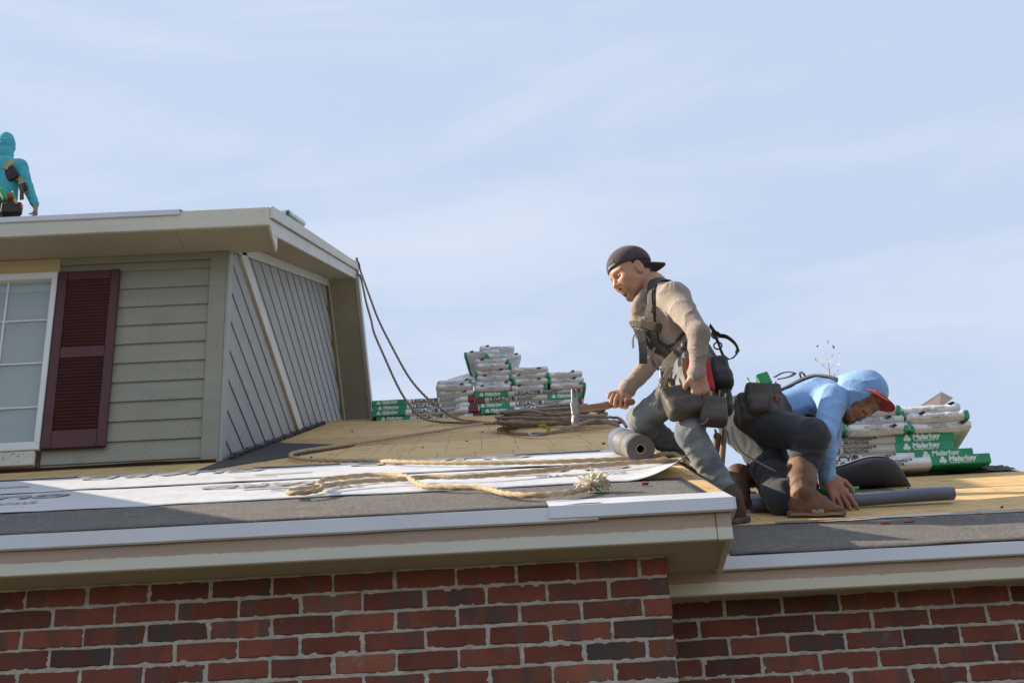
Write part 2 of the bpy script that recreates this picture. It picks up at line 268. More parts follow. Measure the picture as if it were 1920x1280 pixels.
def brick_wall(Yw, xr, xl, ztop, zvis, xvis, phase, endhead):
    """xr = right end of the wall; rows run down from ztop; alternating rows end in a header"""
    wall = None; vs = []; fs = []
    nx = int((xr - xl) / 0.006); zs = np.arange(zvis - 0.03, ztop + 0.001, 0.0055); nz = len(zs)
    def joint(x, z):   # distance to the nearest mortar joint
        r_ = (ztop + phase - z) / CH; row = math.floor(r_); dz = min(r_ - row, 1 - (r_ - row)) * CH
        off = HD if (row + endhead) % 2 == 0 else 0.0; q = ((xr - off - x) / BL) % 1.0; return min(dz, min(q, 1 - q) * BL)
    for j in range(nz):
        for i in range(nx + 1):
            x = xl + (xr - 0.006 - xl) * i / nx; z = zs[j]
            d = 0.0032 + 0.0040 * vnoise(x * 47, z * 61, 0, Yw) + 0.0036 * vnoise(x * 150, z * 190, 0, 3 + Yw)
            jd = joint(x, z); lim = -0.0024 if jd < 0.0105 else 0.004
            vs.append((x, Yw + max(d, lim), z))
    for j in range(nz - 1):
        for i in range(nx): a = j * (nx + 1) + i; fs.append((a, a + 1, a + nx + 2, a + nx + 1))
    n0 = len(vs)   # backing down to the lawn
    for x, y, z in ((xl, Yw + .008, -1.6), (xr - .006, Yw + .008, -1.6), (xr - .006, Yw + .008, zvis - .03), (xl, Yw + .008, zvis - .03), (xr - .006, Yw + .4, -1.6), (xr - .006, Yw + .4, ztop), (xr - .006, Yw + .004, ztop)): vs.append((x, y, z))
    fs += [(n0, n0 + 1, n0 + 2, n0 + 3), (n0 + 1, n0 + 4, n0 + 5, n0 + 6)]
    wall = mobj('brick_wall', vs, fs, MORTAR, house, smooth=True)
    rest_v = []; rest_f = []; row = 0; z = ztop - CH + phase; og = ORG[house.name]
    while z > -1.6:
        x = xr; k = 0
        if (row + endhead) % 2 == 0: pieces = [HD]
        else: pieces = []
        while x > xl:
            ln_ = pieces.pop() if pieces else BL
            x0 = x - ln_ + J * 0.5
            me = random.choice(HALF if ln_ < 0.15 else FULL)
            if z > zvis and x > xvis[0] and x0 < xvis[1]:
                o = bpy.data.objects.new('brick', me); C.objects.link(o); o.parent = wall
                o.location = Vector((x0 + random.uniform(-.002, .002), Yw + random.uniform(-.0018, .0018), z + J * .5 + random.uniform(-.0012, .0012))) - og
                o.rotation_euler = (random.uniform(-.008, .008), random.uniform(-.008, .008), random.uniform(-.008, .008))
            else:
                n = len(rest_v); w = ln_ - J; h = CH - J; y0 = Yw + random.uniform(-.002, .002)
                rest_v += [(x0, y0, z), (x0 + w, y0, z), (x0 + w, y0, z + h), (x0, y0, z + h), (x0, Yw + .02, z), (x0 + w, Yw + .02, z), (x0 + w, Yw + .02, z + h), (x0, Yw + .02, z + h)]
                rest_f += [(n, n+1, n+2, n+3), (n+1, n+5, n+6, n+2), (n+3, n+2, n+6, n+7), (n+4, n, n+3, n+7), (n+4, n+5, n+1, n)]
            x -= ln_
        z -= CH; row += 1
    rb = mobj('brick', rest_v, rest_f, BRICK, wall); rb['kind'] = 'stuff'
    return wall
brick_wall(4.55, 0.592, -3.4, 1.531, 1.05, (-1.75, 1), -0.003, 0)
brick_wall(4.88, 2.85, 0.60, 1.470, 1.03, (0.60, 1.98), 0.0, 1)
box('wall_core', -3.4, 0.56, 4.58, 16.0, -1.6, 1.50, DARK, house, 0); box('wall_core', 0.56, 2.85, 4.91, 9.6, -1.6, 1.44, DARK, house, 0)
# left eave
box('soffit', -3.4, 0.79, 4.402, 4.60, 1.5335, 1.545, SOFFIT, house); box('soffit', 0.585, 0.79, 4.602, 4.86, 1.5315, 1.545, SOFFIT, house)
box('fascia_board', -3.4, 0.742, 4.384, 4.404, 1.519, 1.640, FASCIA_L, house, 0.003); box('fascia_board', 0.7435, 0.793, 4.382, 4.406, 1.517, 1.640, FASCIA_L, house, 0.003)
SK = 0.0306
def drip(x0, x1, Y, zt, h, m, parent, proud=0.0):
    bm = bmesh.new(); prof = [(Y + .16, zt + .081), (Y + .004, zt + .003), (Y - proud, zt), (Y - proud, zt - h), (Y + .008, zt - h - .004)]; n = 40
    vs = []; fs = []
    for i in range(n + 1):
        x = x0 + (x1 - x0) * i / n; w = 0.0012 * vnoise(x * 9, zt * 7, 0, proud * 900)
        for y, z in prof: vs.append((x, y + w, z + w))
    m_ = len(prof)
    for i in range(n):
        for k in range(m_ - 1): a = i * m_ + k; fs.append((a, a + m_, a + m_ + 1, a + 1))
    return mobj('drip_edge', vs, fs, m, parent)
drip(-3.4, 0.36, 4.367, 1.651, 0.046, DRIP, house); drip(0.20, 0.806, 4.363, 1.6545, 0.042, DRIP, house, 0.0015)
box('drip_edge_end', 0.8065, 0.812, 4.360, 4.46, 1.612, 1.654, DRIP, house, 0.002)
# rake side of the left roof
prism('rake_board', [(4.408, 1.519), (4.408, 1.645), (12.2, 5.535), (12.2, 5.30), (4.92, 1.672), (4.86, 1.519)], 0.771, 0.791, TRIM, house, 0.002, skew=SK)
prism('rake_trim', [(4.43, 1.655), (4.43, 1.683), (12.2, 5.568), (12.2, 5.540)], 0.765, 0.812, LUMBER, house, 0.002, skew=SK)
# decks
def sheet(parent, x0, x1, y0, y1, zf, skew=0.0, thick=0.012):
    s = 1.118; g = 0.0018
    og = ORG[parent.name]; me = bpy.data.meshes.new('sheathing_panel')
    L = (y1 - y0) * s - 2 * g; a = random.uniform(-.001, .002)
    b1 = x1 + (skew * (y0 - LY) if skew else 0); b2 = x1 + (skew * (y1 - LY) if skew else 0)
    p = [(0, 0), (b1 - x0 - 2 * g, 0), (b2 - x0 - 2 * g, L), (0, L)]
    vs = [(u, v, -thick) for u, v in p] + [(u, v, a) for u, v in p]
    me.from_pydata(vs, [], [(3, 2, 1, 0), (4, 5, 6, 7), (0, 1, 5, 4), (1, 2, 6, 5), (2, 3, 7, 6), (3, 0, 4, 7)]); me.materials.append(OSB)
    o = bpy.data.objects.new('sheathing_panel', me); C.objects.link(o); o.parent = parent
    o.location = Vector((x0 + g, y0 + g * 0.894, zf(y0) + g * 0.447)) - og; o.rotation_euler = (math.atan(0.5), 0, 0); return o
def deck_core(x0, x1, y0, y1, zf, skew=0.0):
    a0 = x1 + skew * (y0 - LY); a1 = x1 + skew * (y1 - LY)
    vs = [(x0, y0, zf(y0) - .014), (a0, y0, zf(y0) - .014), (a1, y1, zf(y1) - .014), (x0, y1, zf(y1) - .014), (x0, y0, zf(y0) - .03), (a0, y0, zf(y0) - .03), (a1, y1, zf(y1) - .03), (x0, y1, zf(y1) - .03)]
    return mobj('roof_deck', vs, [(0, 1, 2, 3), (7, 6, 5, 4), (0, 4, 5, 1), (1, 5, 6, 2), (2, 6, 7, 3), (3, 7, 4, 0)], DARK, house)
dl = deck_core(-3.4, 0.80, 4.39, 12.2, deckL, SK)
ys = [4.375, 5.035, 6.126, 7.217, 8.308, 9.40, 10.49, 11.58, 12.2]; cuts = [(-1.2,), (-0.15,), (-1.6, 0.62), (-0.55,), (0.10,), (-0.9, 0.70), (-0.2,), (0.3,)]
for i in range(8):
    xs = [-3.4] + list(cuts[i]) + [None]
    for k in range(len(xs) - 1):
        if xs[k + 1] is None: sheet(dl, xs[k], 0.80, ys[i], ys[i + 1], deckL, SK)
        else: sheet(dl, xs[k], xs[k + 1], ys[i], ys[i + 1], deckL)
mobj('back_slope', [(-3.4, 12.2, 5.565), (1.04, 12.2, 5.565), (1.04, 20, 1.67), (-3.4, 20, 1.67)], [(0, 1, 2, 3)], FELTP, house)
box('ridge_board', -1.45, 1.03, 12.19, 12.26, 5.50, 5.585, LUMBER, house, 0.003)
bmx = bm_box(0.10, 1.02, -0.05, 0.0, 0, 0.02, 0.002, mtx=Matrix.Translation((0, 12.13, 5.547)) @ Matrix.Rotation(math.atan(.5), 4, 'X')); bobj('ridge_batten', bmx, LUMBER, house)
# right eave and deck
box('soffit', 0.60, 2.85, 4.764, 4.92, 1.468, 1.480, SOFFIT, house)
box('fascia_board', 0.60, 2.85, 4.742, 4.766, 1.446, 1.560, FASCIA_R, house, 0.003)
drip(0.775, 2.85, 4.722, 1.571, 0.043, DRIP, house)
RIDGE_R = 7.28
dr = deck_core(0.60, 2.80, 4.75, RIDGE_R, deckR)
ysr = [4.735, 5.30, 6.39, RIDGE_R]; cutr = [(1.05, 2.2), (1.46,), (1.9,)]
for i in range(3):
    xs = [0.60] + list(cutr[i]) + [2.84]
    for k in range(len(xs) - 1): sheet(dr, xs[k], xs[k + 1], ysr[i], ysr[i + 1], deckR)
mobj('back_slope', [(0.60, RIDGE_R, deckR(RIDGE_R) - .005), (2.84, RIDGE_R, deckR(RIDGE_R) - .005), (2.84, 9.6, 1.7), (0.60, 9.6, 1.7)], [(0, 1, 2, 3)], FELTP, house)
# ---------------------------------------------------------------- upper storey
XG = -1.50; YF = 7.42; UZ = 4.553; YR = 12.36; SU = 0.518; PZ = 4.655 + SU * (YR - YF)
def upper_under(Y): return UZ + 0.10 + SU * (Y - YF) if Y < YR else UZ + 0.10 + SU * (YR - YF) - SU * (Y - YR)
mobj('storey_core', [(-5.2, YF + .03, 3.0), (XG - .03, YF + .03, 3.0), (XG - .03, YF + .03, UZ), (-5.2, YF + .03, UZ)] +
     [(XG - .03, YF + .03, 3.0), (XG - .03, 16.5, 3.0), (XG - .03, 16.5, 4.6), (XG - .03, YR, PZ - .01), (XG - .03, YF + .03, UZ)], [(0, 1, 2, 3), (4, 5, 6, 7, 8)], SIDING, house)
# front lap siding, each board a wedge with its lower edge proud
z = 3.331; zz = []
z0 = 3.331 - 0.124 * 2
for i in range(13):
    zb = z0 + i * 0.1242; zt = min(zb + 0.1242 + 0.012, 4.548)
    if zb > 4.52: break
    x0 = -2.498
    if zb < 3.2: zb = max(zb, 3.17)
    vs = []
    for x in (x0, -1.598): vs += [(x, YF - .016, zb), (x, YF - .003, zt), (x, YF + .02, zt), (x, YF + .02, zb)]
    mobj('siding_board', vs, [(0, 4, 5, 1), (1, 5, 6, 2), (3, 7, 4, 0), (3, 2, 6, 7), (0, 1, 2, 3), (7, 6, 5, 4)], SIDING, house)
    vs = [( -5.2 if k < 4 else -3.75, y, zz_) for k, (y, zz_) in enumerate([(YF - .016, zb), (YF - .003, zt), (YF + .02, zt), (YF + .02, zb)] * 2)]
    mobj('siding_board', vs, [(0, 4, 5, 1), (1, 5, 6, 2), (3, 7, 4, 0), (3, 2, 6, 7), (0, 1, 2, 3), (7, 6, 5, 4)], SIDING, house)
box('frieze_board', -2.497, -1.50, YF - .024, YF - .0165, 4.505, 4.552, SIDING, house)
box('corner_board', -1.597, XG + .004, YF - .028, YF + .012, 3.165, 4.552, SIDING, house, 0.003)
box('corner_board', XG + .005, XG + .022, YF - .028, YF + .085, 3.17, 4.60, GSIDING, house, 0.003)
# gable wall boards run level, their ends follow the roofs
def gable_top(z):  # Y range covered at height z under the upper rafters
    return YF + .085 + max(0, (z - 4.64) / SU), YR + (upper_under(YR) - .10 - z) / SU
k = 0; zb = 3.376 - .196
while zb < 7.1:
    zt = zb + 0.196
    yb0 = gable_top(zb)[0]; yt0 = gable_top(zt)[0]; y1 = min(gable_top(zt)[1], 15.9)
    yd = LY + (zb - LZ) / 0.5; ydt = LY + (zt - LZ) / 0.5        # where the lower roof cuts the board
    e0 = min(yd + .01, y1); e1 = min(ydt + .01, y1)
    if zb > 5.45: e0 = e1 = y1
    if e1 > yt0 + .03:
        e0 = max(e0, yb0 + .02)
        vs = [(XG + .011, yb0, zb), (XG + .003, yt0, zt + .008), (XG - .03, yt0, zt + .008), (XG - .03, yb0, zb), (XG + .011, e0, zb), (XG + .003, e1, zt + .008), (XG - .03, e1, zt + .008), (XG - .03, e0, zb)]
        mobj('siding_board', vs, [(0, 1, 5, 4), (1, 2, 6, 5), (2, 3, 7, 6), (3, 0, 4, 7), (0, 3, 2, 1), (4, 5, 6, 7)], GSIDING, house)
    zb = zt; k += 1
box('band_board', XG - .01, XG + .030, YF + .30, 10.95, 4.700, 4.826, RAKE, house, 0.003)
prism('gable_frieze', [(YF + .05, 4.59), (YF + .05, 4.665), (YR, PZ + .005), (YR, PZ - .075)], XG + .018, XG + .03, RAKE, house, 0.002)
prism('gable_frieze', [(YR, PZ - .075), (YR, PZ + .005), (16.2, PZ + .005 - SU * (16.2 - YR)), (16.2, PZ - .075 - SU * (16.2 - YR))], XG + .018, XG + .03, RAKE, house, 0.002)
# soffits, fascia, rakes
XE = -1.195
box('soffit', -5.2, XE - .02, 7.116, YF + .01, 4.553, 4.563, SOFFIT, house)
prism('rake_soffit', [(YF, 4.655), (YF, 4.667), (YR, PZ + .012), (YR, PZ)], XG - .02, XE - .02, SOFFIT, house, 0)
prism('rake_soffit', [(YR, PZ), (YR, PZ + .012), (16.3, PZ + .012 - SU * (16.3 - YR)), (16.3, PZ - SU * (16.3 - YR))], XG - .02, XE - .02, SOFFIT, house, 0)
box('fascia_board', -5.2, XE - .001, 7.094, 7.117, 4.533, 4.6575, FASC_U, house, 0.003)
def upz(Y): return 4.655 + SU * (Y - 7.08)
pk = YR
prism('rake_board', [(7.092, upz(7.092) - .002), (pk, upz(pk) - .002), (pk, upz(pk) - .085), (7.092, upz(7.092) - .085)], XE + .001, XE + .020, RAKE, house, 0.003)
prism('rake_board', [(7.098, upz(7.098) - .0865), (pk, upz(pk) - .0865), (pk, upz(pk) - .185), (7.20, upz(7.20) - .185), (7.098, 4.545)], XE - .019, XE + .0, RAKE, house, 0.002)
dn = lambda Y: upz(pk) - SU * (Y - pk)
prism('rake_board', [(pk + .002, dn(pk) - .002), (16.3, dn(16.3) - .002), (16.3, dn(16.3) - .185), (pk + .002, dn(pk) - .185)], XE - .019, XE + .018, RAKE, house, 0.003)
prism('eave_return', [(7.12, 4.533), (7.41, 4.535), (7.41, 4.66), (7.26, 4.60)], XE - .018, XE - .003, RAKE, house, 0.002)
mobj('upper_roof', [(-5.2, 7.118, upz(7.118) - .022), (XE + .0005, 7.118, upz(7.118) - .022), (XE + .0005, pk, upz(pk) - .006), (-5.2, pk, upz(pk) - .006), (XE + .0005, 16.3, dn(16.3)), (-5.2, 16.3, dn(16.3))], [(0, 1, 2, 3), (3, 2, 4, 5)], FELTP, house)
drip(-5.2, -1.725, 7.083, 4.662, 0.033, DRIP, house)
bm = bm_box(-0.02, 0.0, -0.09, 0.10, 0, 0.012, 0.003, mtx=Matrix.Translation((XE + .02, pk, upz(pk) + .002))); bobj('ridge_flashing', bm, FELTP, house)
# soffit vent
vent = box('soffit_vent', -2.165, -1.755, 7.135, 7.335, 4.5465, 4.5525, SOFFIT, house, 0.001)
for a in (0, 1, 2):
    for j in range(9):
        yy = 7.155 + j * 0.018; m4 = Matrix.Translation((-2.145 + a * 0.132, yy, 4.5455)) @ Matrix.Rotation(0.5, 4, 'X')
        bobj('louver', bm_box(0, 0.108, 0, 0.012, -0.0012, 0.0012, 0, mtx=m4), SOFFIT, vent)
# window
wx0, wx1, wz0, wz1 = -3.74, -2.503, 3.292, 4.452
win = empty('window', (0, 0, 0)); win.parent = house; win.location = (0, 0, 0); ORG[win.name] = ORG[house.name]
for nm, a in (('frame', (wx0, wx1, wz1 - .045, wz1)), ('frame', (wx0, wx1, wz0, wz0 + .042)), ('frame', (wx0, wx0 + .042, wz0 + .042, wz1 - .045)), ('frame', (wx1 - .034, wx1, wz0 + .042, wz1 - .045))):
    box(nm, a[0], a[1], YF - .045, YF + .03, a[2], a[3], VINYL, win, 0.004)
box('frame', wx0 + .05, wx1 - .034, YF - .034, YF + .02, wz0 + .0425, wz0 + .056, VINYL, win, 0.002)
GLASS = bpy.data.materials.new('window_glass'); GLASS.use_nodes = True; gt = GLASS.node_tree; gb = gt.nodes['Principled BSDF']; gb.inputs['Base Color'].default_value = (0.72, 0.86, 0.88, 1)
gb.inputs['Roughness'].default_value = 0.02; gb.inputs['Transmission Weight'].default_value = 0.0; gb.inputs['Alpha'].default_value = 0.22; gb.inputs['Specular IOR Level'].default_value = 0.8
vx = [wx0 + .042, -3.12 - .005, -2.803, wx1 - .034]; hz = [wz0 + .056, 3.575, 3.858, 4.143, wz1 - .045]
for i in range(3):
    for j in range(4): box('pane', vx[i] + .001, vx[i + 1] - .001, YF + .000, YF + .004, hz[j] + .001, hz[j + 1] - .001, GLASS, win, 0)
for x in vx[1:-1]: box('muntin', x - .006, x + .006, YF - .012, YF - .001, hz[0], hz[-1], VINYL, win, 0.002)
for z in hz[1:-1]: box('muntin', vx[0], vx[-1], YF - .0105, YF - .0008, z - .005, z + .005, VINYL, win, 0.002)
BLIND = mat('blind_slat', (0.44, 0.56, 0.60), (0.40, 0.52, 0.56), scale=3, rough=0.5)
for j in range(44):
    zz_ = hz[0] + 0.012 + j * 0.0245; m4 = Matrix.Translation((0, YF + .045, zz_)) @ Matrix.Rotation(math.radians(68), 4, 'X')
    bobj('blind_slat', bm_box(wx0 + .05, wx1 - .04, -.014, .014, -.0007, .0007, 0, mtx=m4), BLIND, win)
box('blind_rail', wx0 + .05, wx1 - .04, YF + .02, YF + .06, hz[-1] - .05, hz[-1] - .005, BLIND, win)
mobj('room', [(wx0, YF + .12, wz0), (wx1, YF + .12, wz0), (wx1, YF + .12, wz1), (wx0, YF + .12, wz1)], [(0, 1, 2, 3)], BLIND, win)
box('window_header', -5.2, -2.499, YF - .03, YF + .02, 4.455, 4.551, YHEAD, house, 0.004)
box('window_sill', -3.8, -2.522, YF - .05, YF + .03, 3.196, 3.285, PEEL, house, 0.006); box('rotten_end', -2.521, -2.499, YF - .025, YF + .02, 3.19, 3.288, ROT, house, 0.004)
# shutter
sh = empty('shutter', (0, 0, 0)); sh.parent = house; ORG[sh.name] = ORG[house.name]
sx0, sx1, sz0, sz1 = -2.494, -2.132, 3.294, 4.450; ya, yb = YF - .046, YF - .017
sh['label'] = 'dark maroon louvred shutter'
box('stile', sx0, sx0 + .052, ya, yb, sz0, sz1, MAROON, sh, 0.004); box('stile', sx1 - .052, sx1, ya, yb, sz0, sz1, MAROON, sh, 0.004)
for a, b in ((sz1 - .062, sz1 - .001), (3.865, 3.938), (sz0 + .001, sz0 + .112)): box('rail', sx0 + .0525, sx1 - .0525, ya + .004, yb, a, b, MAROON, sh, 0.003)
def louv(za, zb, n):
    p = (zb - za) / n; me = None
    for i in range(n):
        m4 = Matrix.Translation((sx0 + .053, YF - .030, za + p * (i + .5))) @ Matrix.Rotation(math.radians(-42), 4, 'X')
        bobj('slat', bm_box(0, sx1 - sx0 - .106, -.013, .013, -.002, .002, 0.001, mtx=m4), MAROON, sh)
louv(3.942, sz1 - .066, 21); louv(sz0 + .118, 3.860, 21)
mobj('backing', [(sx0 + .05, YF - .0165, sz0 + .1), (sx1 - .05, YF - .0165, sz0 + .1), (sx1 - .05, YF - .0165, sz1 - .06), (sx0 + .05, YF - .0165, sz1 - .06)], [(0, 1, 2, 3)], MAROON, sh)
# flashing felt turned up along the foot of the front wall, and an unseen wing added at the left to shade the deck
def ragged(name, pts, mat_, parent, h=0.05, seed=1.0, lean=0.06, var=0.55):
    vs = []; fs = []; n = len(pts)
    for i, p in enumerate(pts):
        k = 0.75 + var * vnoise(i * 0.35, seed, 0, seed); k = max(k, 0.12)
        vs += [p, p + Vector((0, 0, h * k)) + lean * Vector((0, 0.3, 0.0)), p + Vector((0, -.035 * k, h * .35 * k))]
    for i in range(n - 1): a = i * 3; fs += [(a + 2, a + 5, a + 4, a + 1), (a, a + 3, a + 5, a + 2)]
    return mobj(name, vs, fs, mat_, parent)
ragged('wall_flashing', [Vector((-3.6 + i * .05, YF - .05, deckL(YF - .05) + .004)) for i in range(43)], mat('brown_felt', (0.085, 0.055, 0.035), (0.05, 0.035, 0.025), scale=10, rough=0.9), house, 0.030, 2.0, 0.02, 0.12)
ragged('wall_flashing', [Vector((XG + .055 + .02 * math.sin(i * 1.7), YF + .02 + i * .045, deckL(YF + .02 + i * .045) + .003)) for i in range(100)], FELTP, house, 0.045, 5.0, 0.0, 0.4)
WR = mat('shadow_caster_shingle', (0.10, 0.09, 0.085), rough=0.9, bump=0.5)
prism('shadow_caster_wall', [(4.3, -1.6), (4.3, 3.23), (7.3, 3.44), (7.3, -1.6)], -5.6, -3.45, SIDING, house, 0)  # added out of frame; top edge shaped to cast the diagonal deck shadow
prism('shadow_caster_roof', [(4.1, 3.225), (4.1, 3.269), (7.4, 3.503), (7.4, 3.46)], -5.8, -3.42, WR, house, 0)

NAIL = mat('nail_head', (0.30, 0.27, 0.22), (0.14, 0.10, 0.07), scale=60, rough=0.7)
def nail_mesh():
    bm = bmesh.new(); bmesh.ops.create_circle(bm, cap_ends=True, radius=0.0042, segments=8); bmesh.ops.rotate(bm, verts=bm.verts, cent=(0, 0, 0), matrix=Matrix.Rotation(math.pi / 2, 3, 'X')); me = bpy.data.meshes.new('nail_head'); bm.to_mesh(me); bm.free(); me.materials.append(NAIL); return me
NM = nail_mesh(); rn = random.Random(31)
def nail(x, y, z): o = bpy.data.objects.new('nail_head', NM); C.objects.link(o); o.parent = house; o.location = Vector((x, y, z)) - ORG[house.name]
for i in range(11):
    for x in (-1.64, -2.09): nail(x + rn.uniform(-.01, .01), YF - .0155, 3.36 + i * .1242 + rn.uniform(-.004, .01) - .02)
# ---------------------------------------------------------------- lettering
_T = {}
def text_mesh(s, size, mat_, bold=0.0, extrude=0.0006, space=1.0, shear=0.0):
    k = (s, size, mat_.name, bold, space, shear)
    if k in _T: return _T[k]
    cu = bpy.data.curves.new('lettering', 'FONT'); cu.body = s; cu.size = size; cu.offset = bold; cu.extrude = extrude; cu.space_character = space; cu.shear = shear
    cu.align_x = 'LEFT'; cu.resolution_u = 2
    o = bpy.data.objects.new('lettering_tmp', cu); C.objects.link(o); bpy.context.view_layer.update()
    me = bpy.data.meshes.new_from_object(o.evaluated_get(bpy.context.evaluated_depsgraph_get())); bpy.data.objects.remove(o); bpy.data.curves.remove(cu)
    me.name = 'lettering'; me.materials.clear(); me.materials.append(mat_); _T[k] = me; return me
# ---------------------------------------------------------------- roofing sheets lying on the decks
def deck_sheet(name, deck, x0f, x1f, y0f, y1f, mat_, lift, label, cat, group=None, amp=0.003, nx=60, ny=10, seed=1.0, edge=0.012, extra=None, thick=0.002, skirt=True):
    """x0f.. may be numbers or functions; the sheet follows the deck with small waves and a cut edge"""
    f = lambda v, a: v(a) if callable(v) else v
    vs = []; fs = []
    for j in range(ny + 1):
        v = j / ny
        for i in range(nx + 1):
            u = i / nx; y = f(y0f, u) * (1 - v) + f(y1f, u) * v; x = f(x0f, v) * (1 - u) + f(x1f, v) * u
            if j in (0, ny): y += edge * vnoise(x * 6, y * 3, 0, seed + j)
            h = lift + amp * (0.5 + 0.5 * vnoise(x * 5, y * 7, 0, seed)) + (amp * 1.5 * max(0, vnoise(x * 9, seed, 0, 2)) if j in (0, ny) else 0)
            if extra: h += extra(u, v, x, y)
            vs.append(Vector((x, y, deck(y))) + NRM * h)
    n = nx + 1
    for j in range(ny):
        for i in range(nx): a = j * n + i; fs.append((a, a + 1, a + n + 1, a + n))
    # cut edge turned down to the deck
    m = len(vs); ring = [i for i in range(n)] + [j * n + nx for j in range(1, ny + 1)] + [ny * n + i for i in range(nx - 1, -1, -1)] + [j * n for j in range(ny - 1, 0, -1)]
    for r in ring: vs.append(vs[r] - NRM * thick)
    for i in range(len(ring)): b = (i + 1) % len(ring); fs.append((ring[b], ring[i], m + i, m + b))
    c = sum(vs[:n * (ny + 1)], Vector()) / (n * (ny + 1))
    return tag(mobj(name, vs, fs, mat_, None, True, origin=c), label, cat, group)
deck_sheet('eave_membrane', deckL, -3.3, 0.752, 4.371, 5.11, FELT, 0.002, 'black granular eave membrane along the left drip edge', 'roofing membrane', amp=0.002, nx=90, seed=3, edge=0.002)
curl = lambda u, v, x, y: 0.085 * max(0, (x - 0.52 - 0.16 * v) / 0.26) ** 2 * (1.15 - v) if x > 0.52 else 0
sh_a = deck_sheet('underlayment_sheet', deckL, -3.3, lambda v: 0.80 - 0.05 * v, 5.035, 5.88, PAPER, 0.006, 'lower white printed underlayment sheet, its right corner curling up', 'underlayment', 'white underlayment sheets', nx=110, ny=12, seed=5, extra=curl, edge=0.014)
sh_b = deck_sheet('underlayment_sheet', deckL, -3.3, lambda v: 0.70 - 0.06 * v, 5.845, 6.64, PAPER, 0.012, 'upper white printed underlayment sheet, lapped above the other one', 'underlayment', 'white underlayment sheets', nx=110, ny=12, seed=8, edge=0.010)
def flat_text(s, size, mat_, x, y, parent, lift=0.018, bold=0.0, stretch=1.0, deck=deckL, flip=True):
    me = text_mesh(s, size, mat_, bold); o = bpy.data.objects.new('lettering', me); C.objects.link(o); o.parent = parent
    ex = Vector((1, 0, 0)); ey = SLP.copy()
    if flip: ex, ey = -ex, -ey
    m = Matrix((ex * stretch, ey, NRM)).transposed().to_4x4(); m.translation = Vector((x, y, deck(y))) + NRM * lift - ORG[parent.name]
    o.matrix_local = m; return o
def flat_patch(x0, x1, y0, y1, mat_, parent, lift=0.0165, deck=deckL, name='printed_band'):
    n = 12; vs = []; fs = []
    for i in range(n + 1):
        x = x0 + (x1 - x0) * i / n; vs += [Vector((x, y0, deck(y0))) + NRM * lift, Vector((x, y1, deck(y1))) + NRM * lift]
    for i in range(n): a = 2 * i; fs.append((a, a + 2, a + 3, a + 1))
    return mobj(name, vs, fs, mat_, parent)
for i, x in enumerate((-1.05, 0.25, -2.35)):
    flat_text('GUARD', 0.26, INKG, x - 0.02, 6.52, sh_b, 0.0185, 0.006); flat_patch(x - 0.10, x + 0.33, 6.555, 6.615, INKB, sh_b, 0.0170)
    flat_text('SYNTHETIC', 0.055, PAPER, x + 0.31, 6.605, sh_b, 0.0182, 0.001)
for i, x in enumerate((-0.45, 0.62, -1.75)):
    flat_text('GUARD', 0.22, INKG, x, 5.70, sh_a, 0.0125, 0.006); flat_text('SYNTHETIC', 0.07, INKG, x - 0.05, 5.38, sh_a, 0.0125, 0.002)
    flat_patch(x - 0.62, x - 0.30, 5.55, 5.575, INKG, sh_a, 0.0118); flat_patch(x - 0.55, x - 0.36, 5.46, 5.49, INKG, sh_a, 0.0118)
    flat_patch(x - 0.62, x - 0.35, 6.12, 6.15, INKG, sh_b, 0.0175); flat_patch(x - 0.70, x - 0.50, 6.02, 6.04, INKG, sh_b, 0.0175)
deck_sheet('valley_felt', deckL, lambda v: XG + 0.02, lambda v: -1.0 + 0.28 * v, 6.75, 9.1, FELTP, 0.004, 'black felt piece lying against the foot of the gable wall', 'roofing felt', nx=14, ny=20, seed=11, edge=0.0,
           extra=lambda u, v, x, y: 0)
# trim that felt into its pointed shape: far edge runs back to the wall
o = bpy.data.objects['valley_felt']
for v in o.data.vertices:
    y = v.co.y + o.location.y; x = v.co.x + o.location.x
    lim = -1.42 + 0.62 * max(0, min(1, (y - 6.75) / 1.55)) if y < 8.3 else -0.80 - 0.66 * (y - 8.3) / 0.8
    lim = max(lim, XG + .05); t = (x - (XG + .02)) / max(1e-4, (-1.0 + 0.28 * (y - 6.75) / 2.35) - (XG + .02)); v.co.x = XG + .02 + t * (lim - XG - .02) - o.location.x
# right roof
deck_sheet('eave_membrane', deckR, 0.84, 2.80, 4.727, lambda u: 5.46 - 0.04 * u, FELT, 0.003, 'black granular eave membrane along the right drip edge', 'roofing membrane', amp=0.003, nx=60, seed=14, edge=0.003)
BLUEF = mat('membrane_selvedge', (0.19, 0.20, 0.26), (0.15, 0.16, 0.21), scale=4, rough=0.45, bump=0.1)
tag(flat_patch(1.16, 2.80, 5.425, 5.475, BLUEF, None, 0.010, deckR, 'selvedge_strip'), 'blue-grey release strip on the upper edge of the right membrane', 'release strip')
REDT = mat('red_tag', (0.6, 0.06, 0.05), rough=0.5)
for (x, y, s) in ((1660, 980, 1), (1705, 978, 2)):
    p = onR(x, y, 0.012); bmq = bm_box(-.022, .022, -.006, .006, 0, .002, 0, mtx=Matrix.Translation(p)); tag(bobj('red_tab', bmq, REDT, None, origin=p), ('left' if s == 1 else 'right') + ' one of two small red tabs on the right membrane edge', 'tab', 'red tabs')
p = onL(1210, 907, 0.012); tag(bobj('red_tab', bm_box(-.012, .012, -.012, .012, 0, .002, 0, mtx=Matrix.Translation(p)), REDT, None, origin=p), 'small red tab on the left eave membrane', 'tab', 'red tabs')
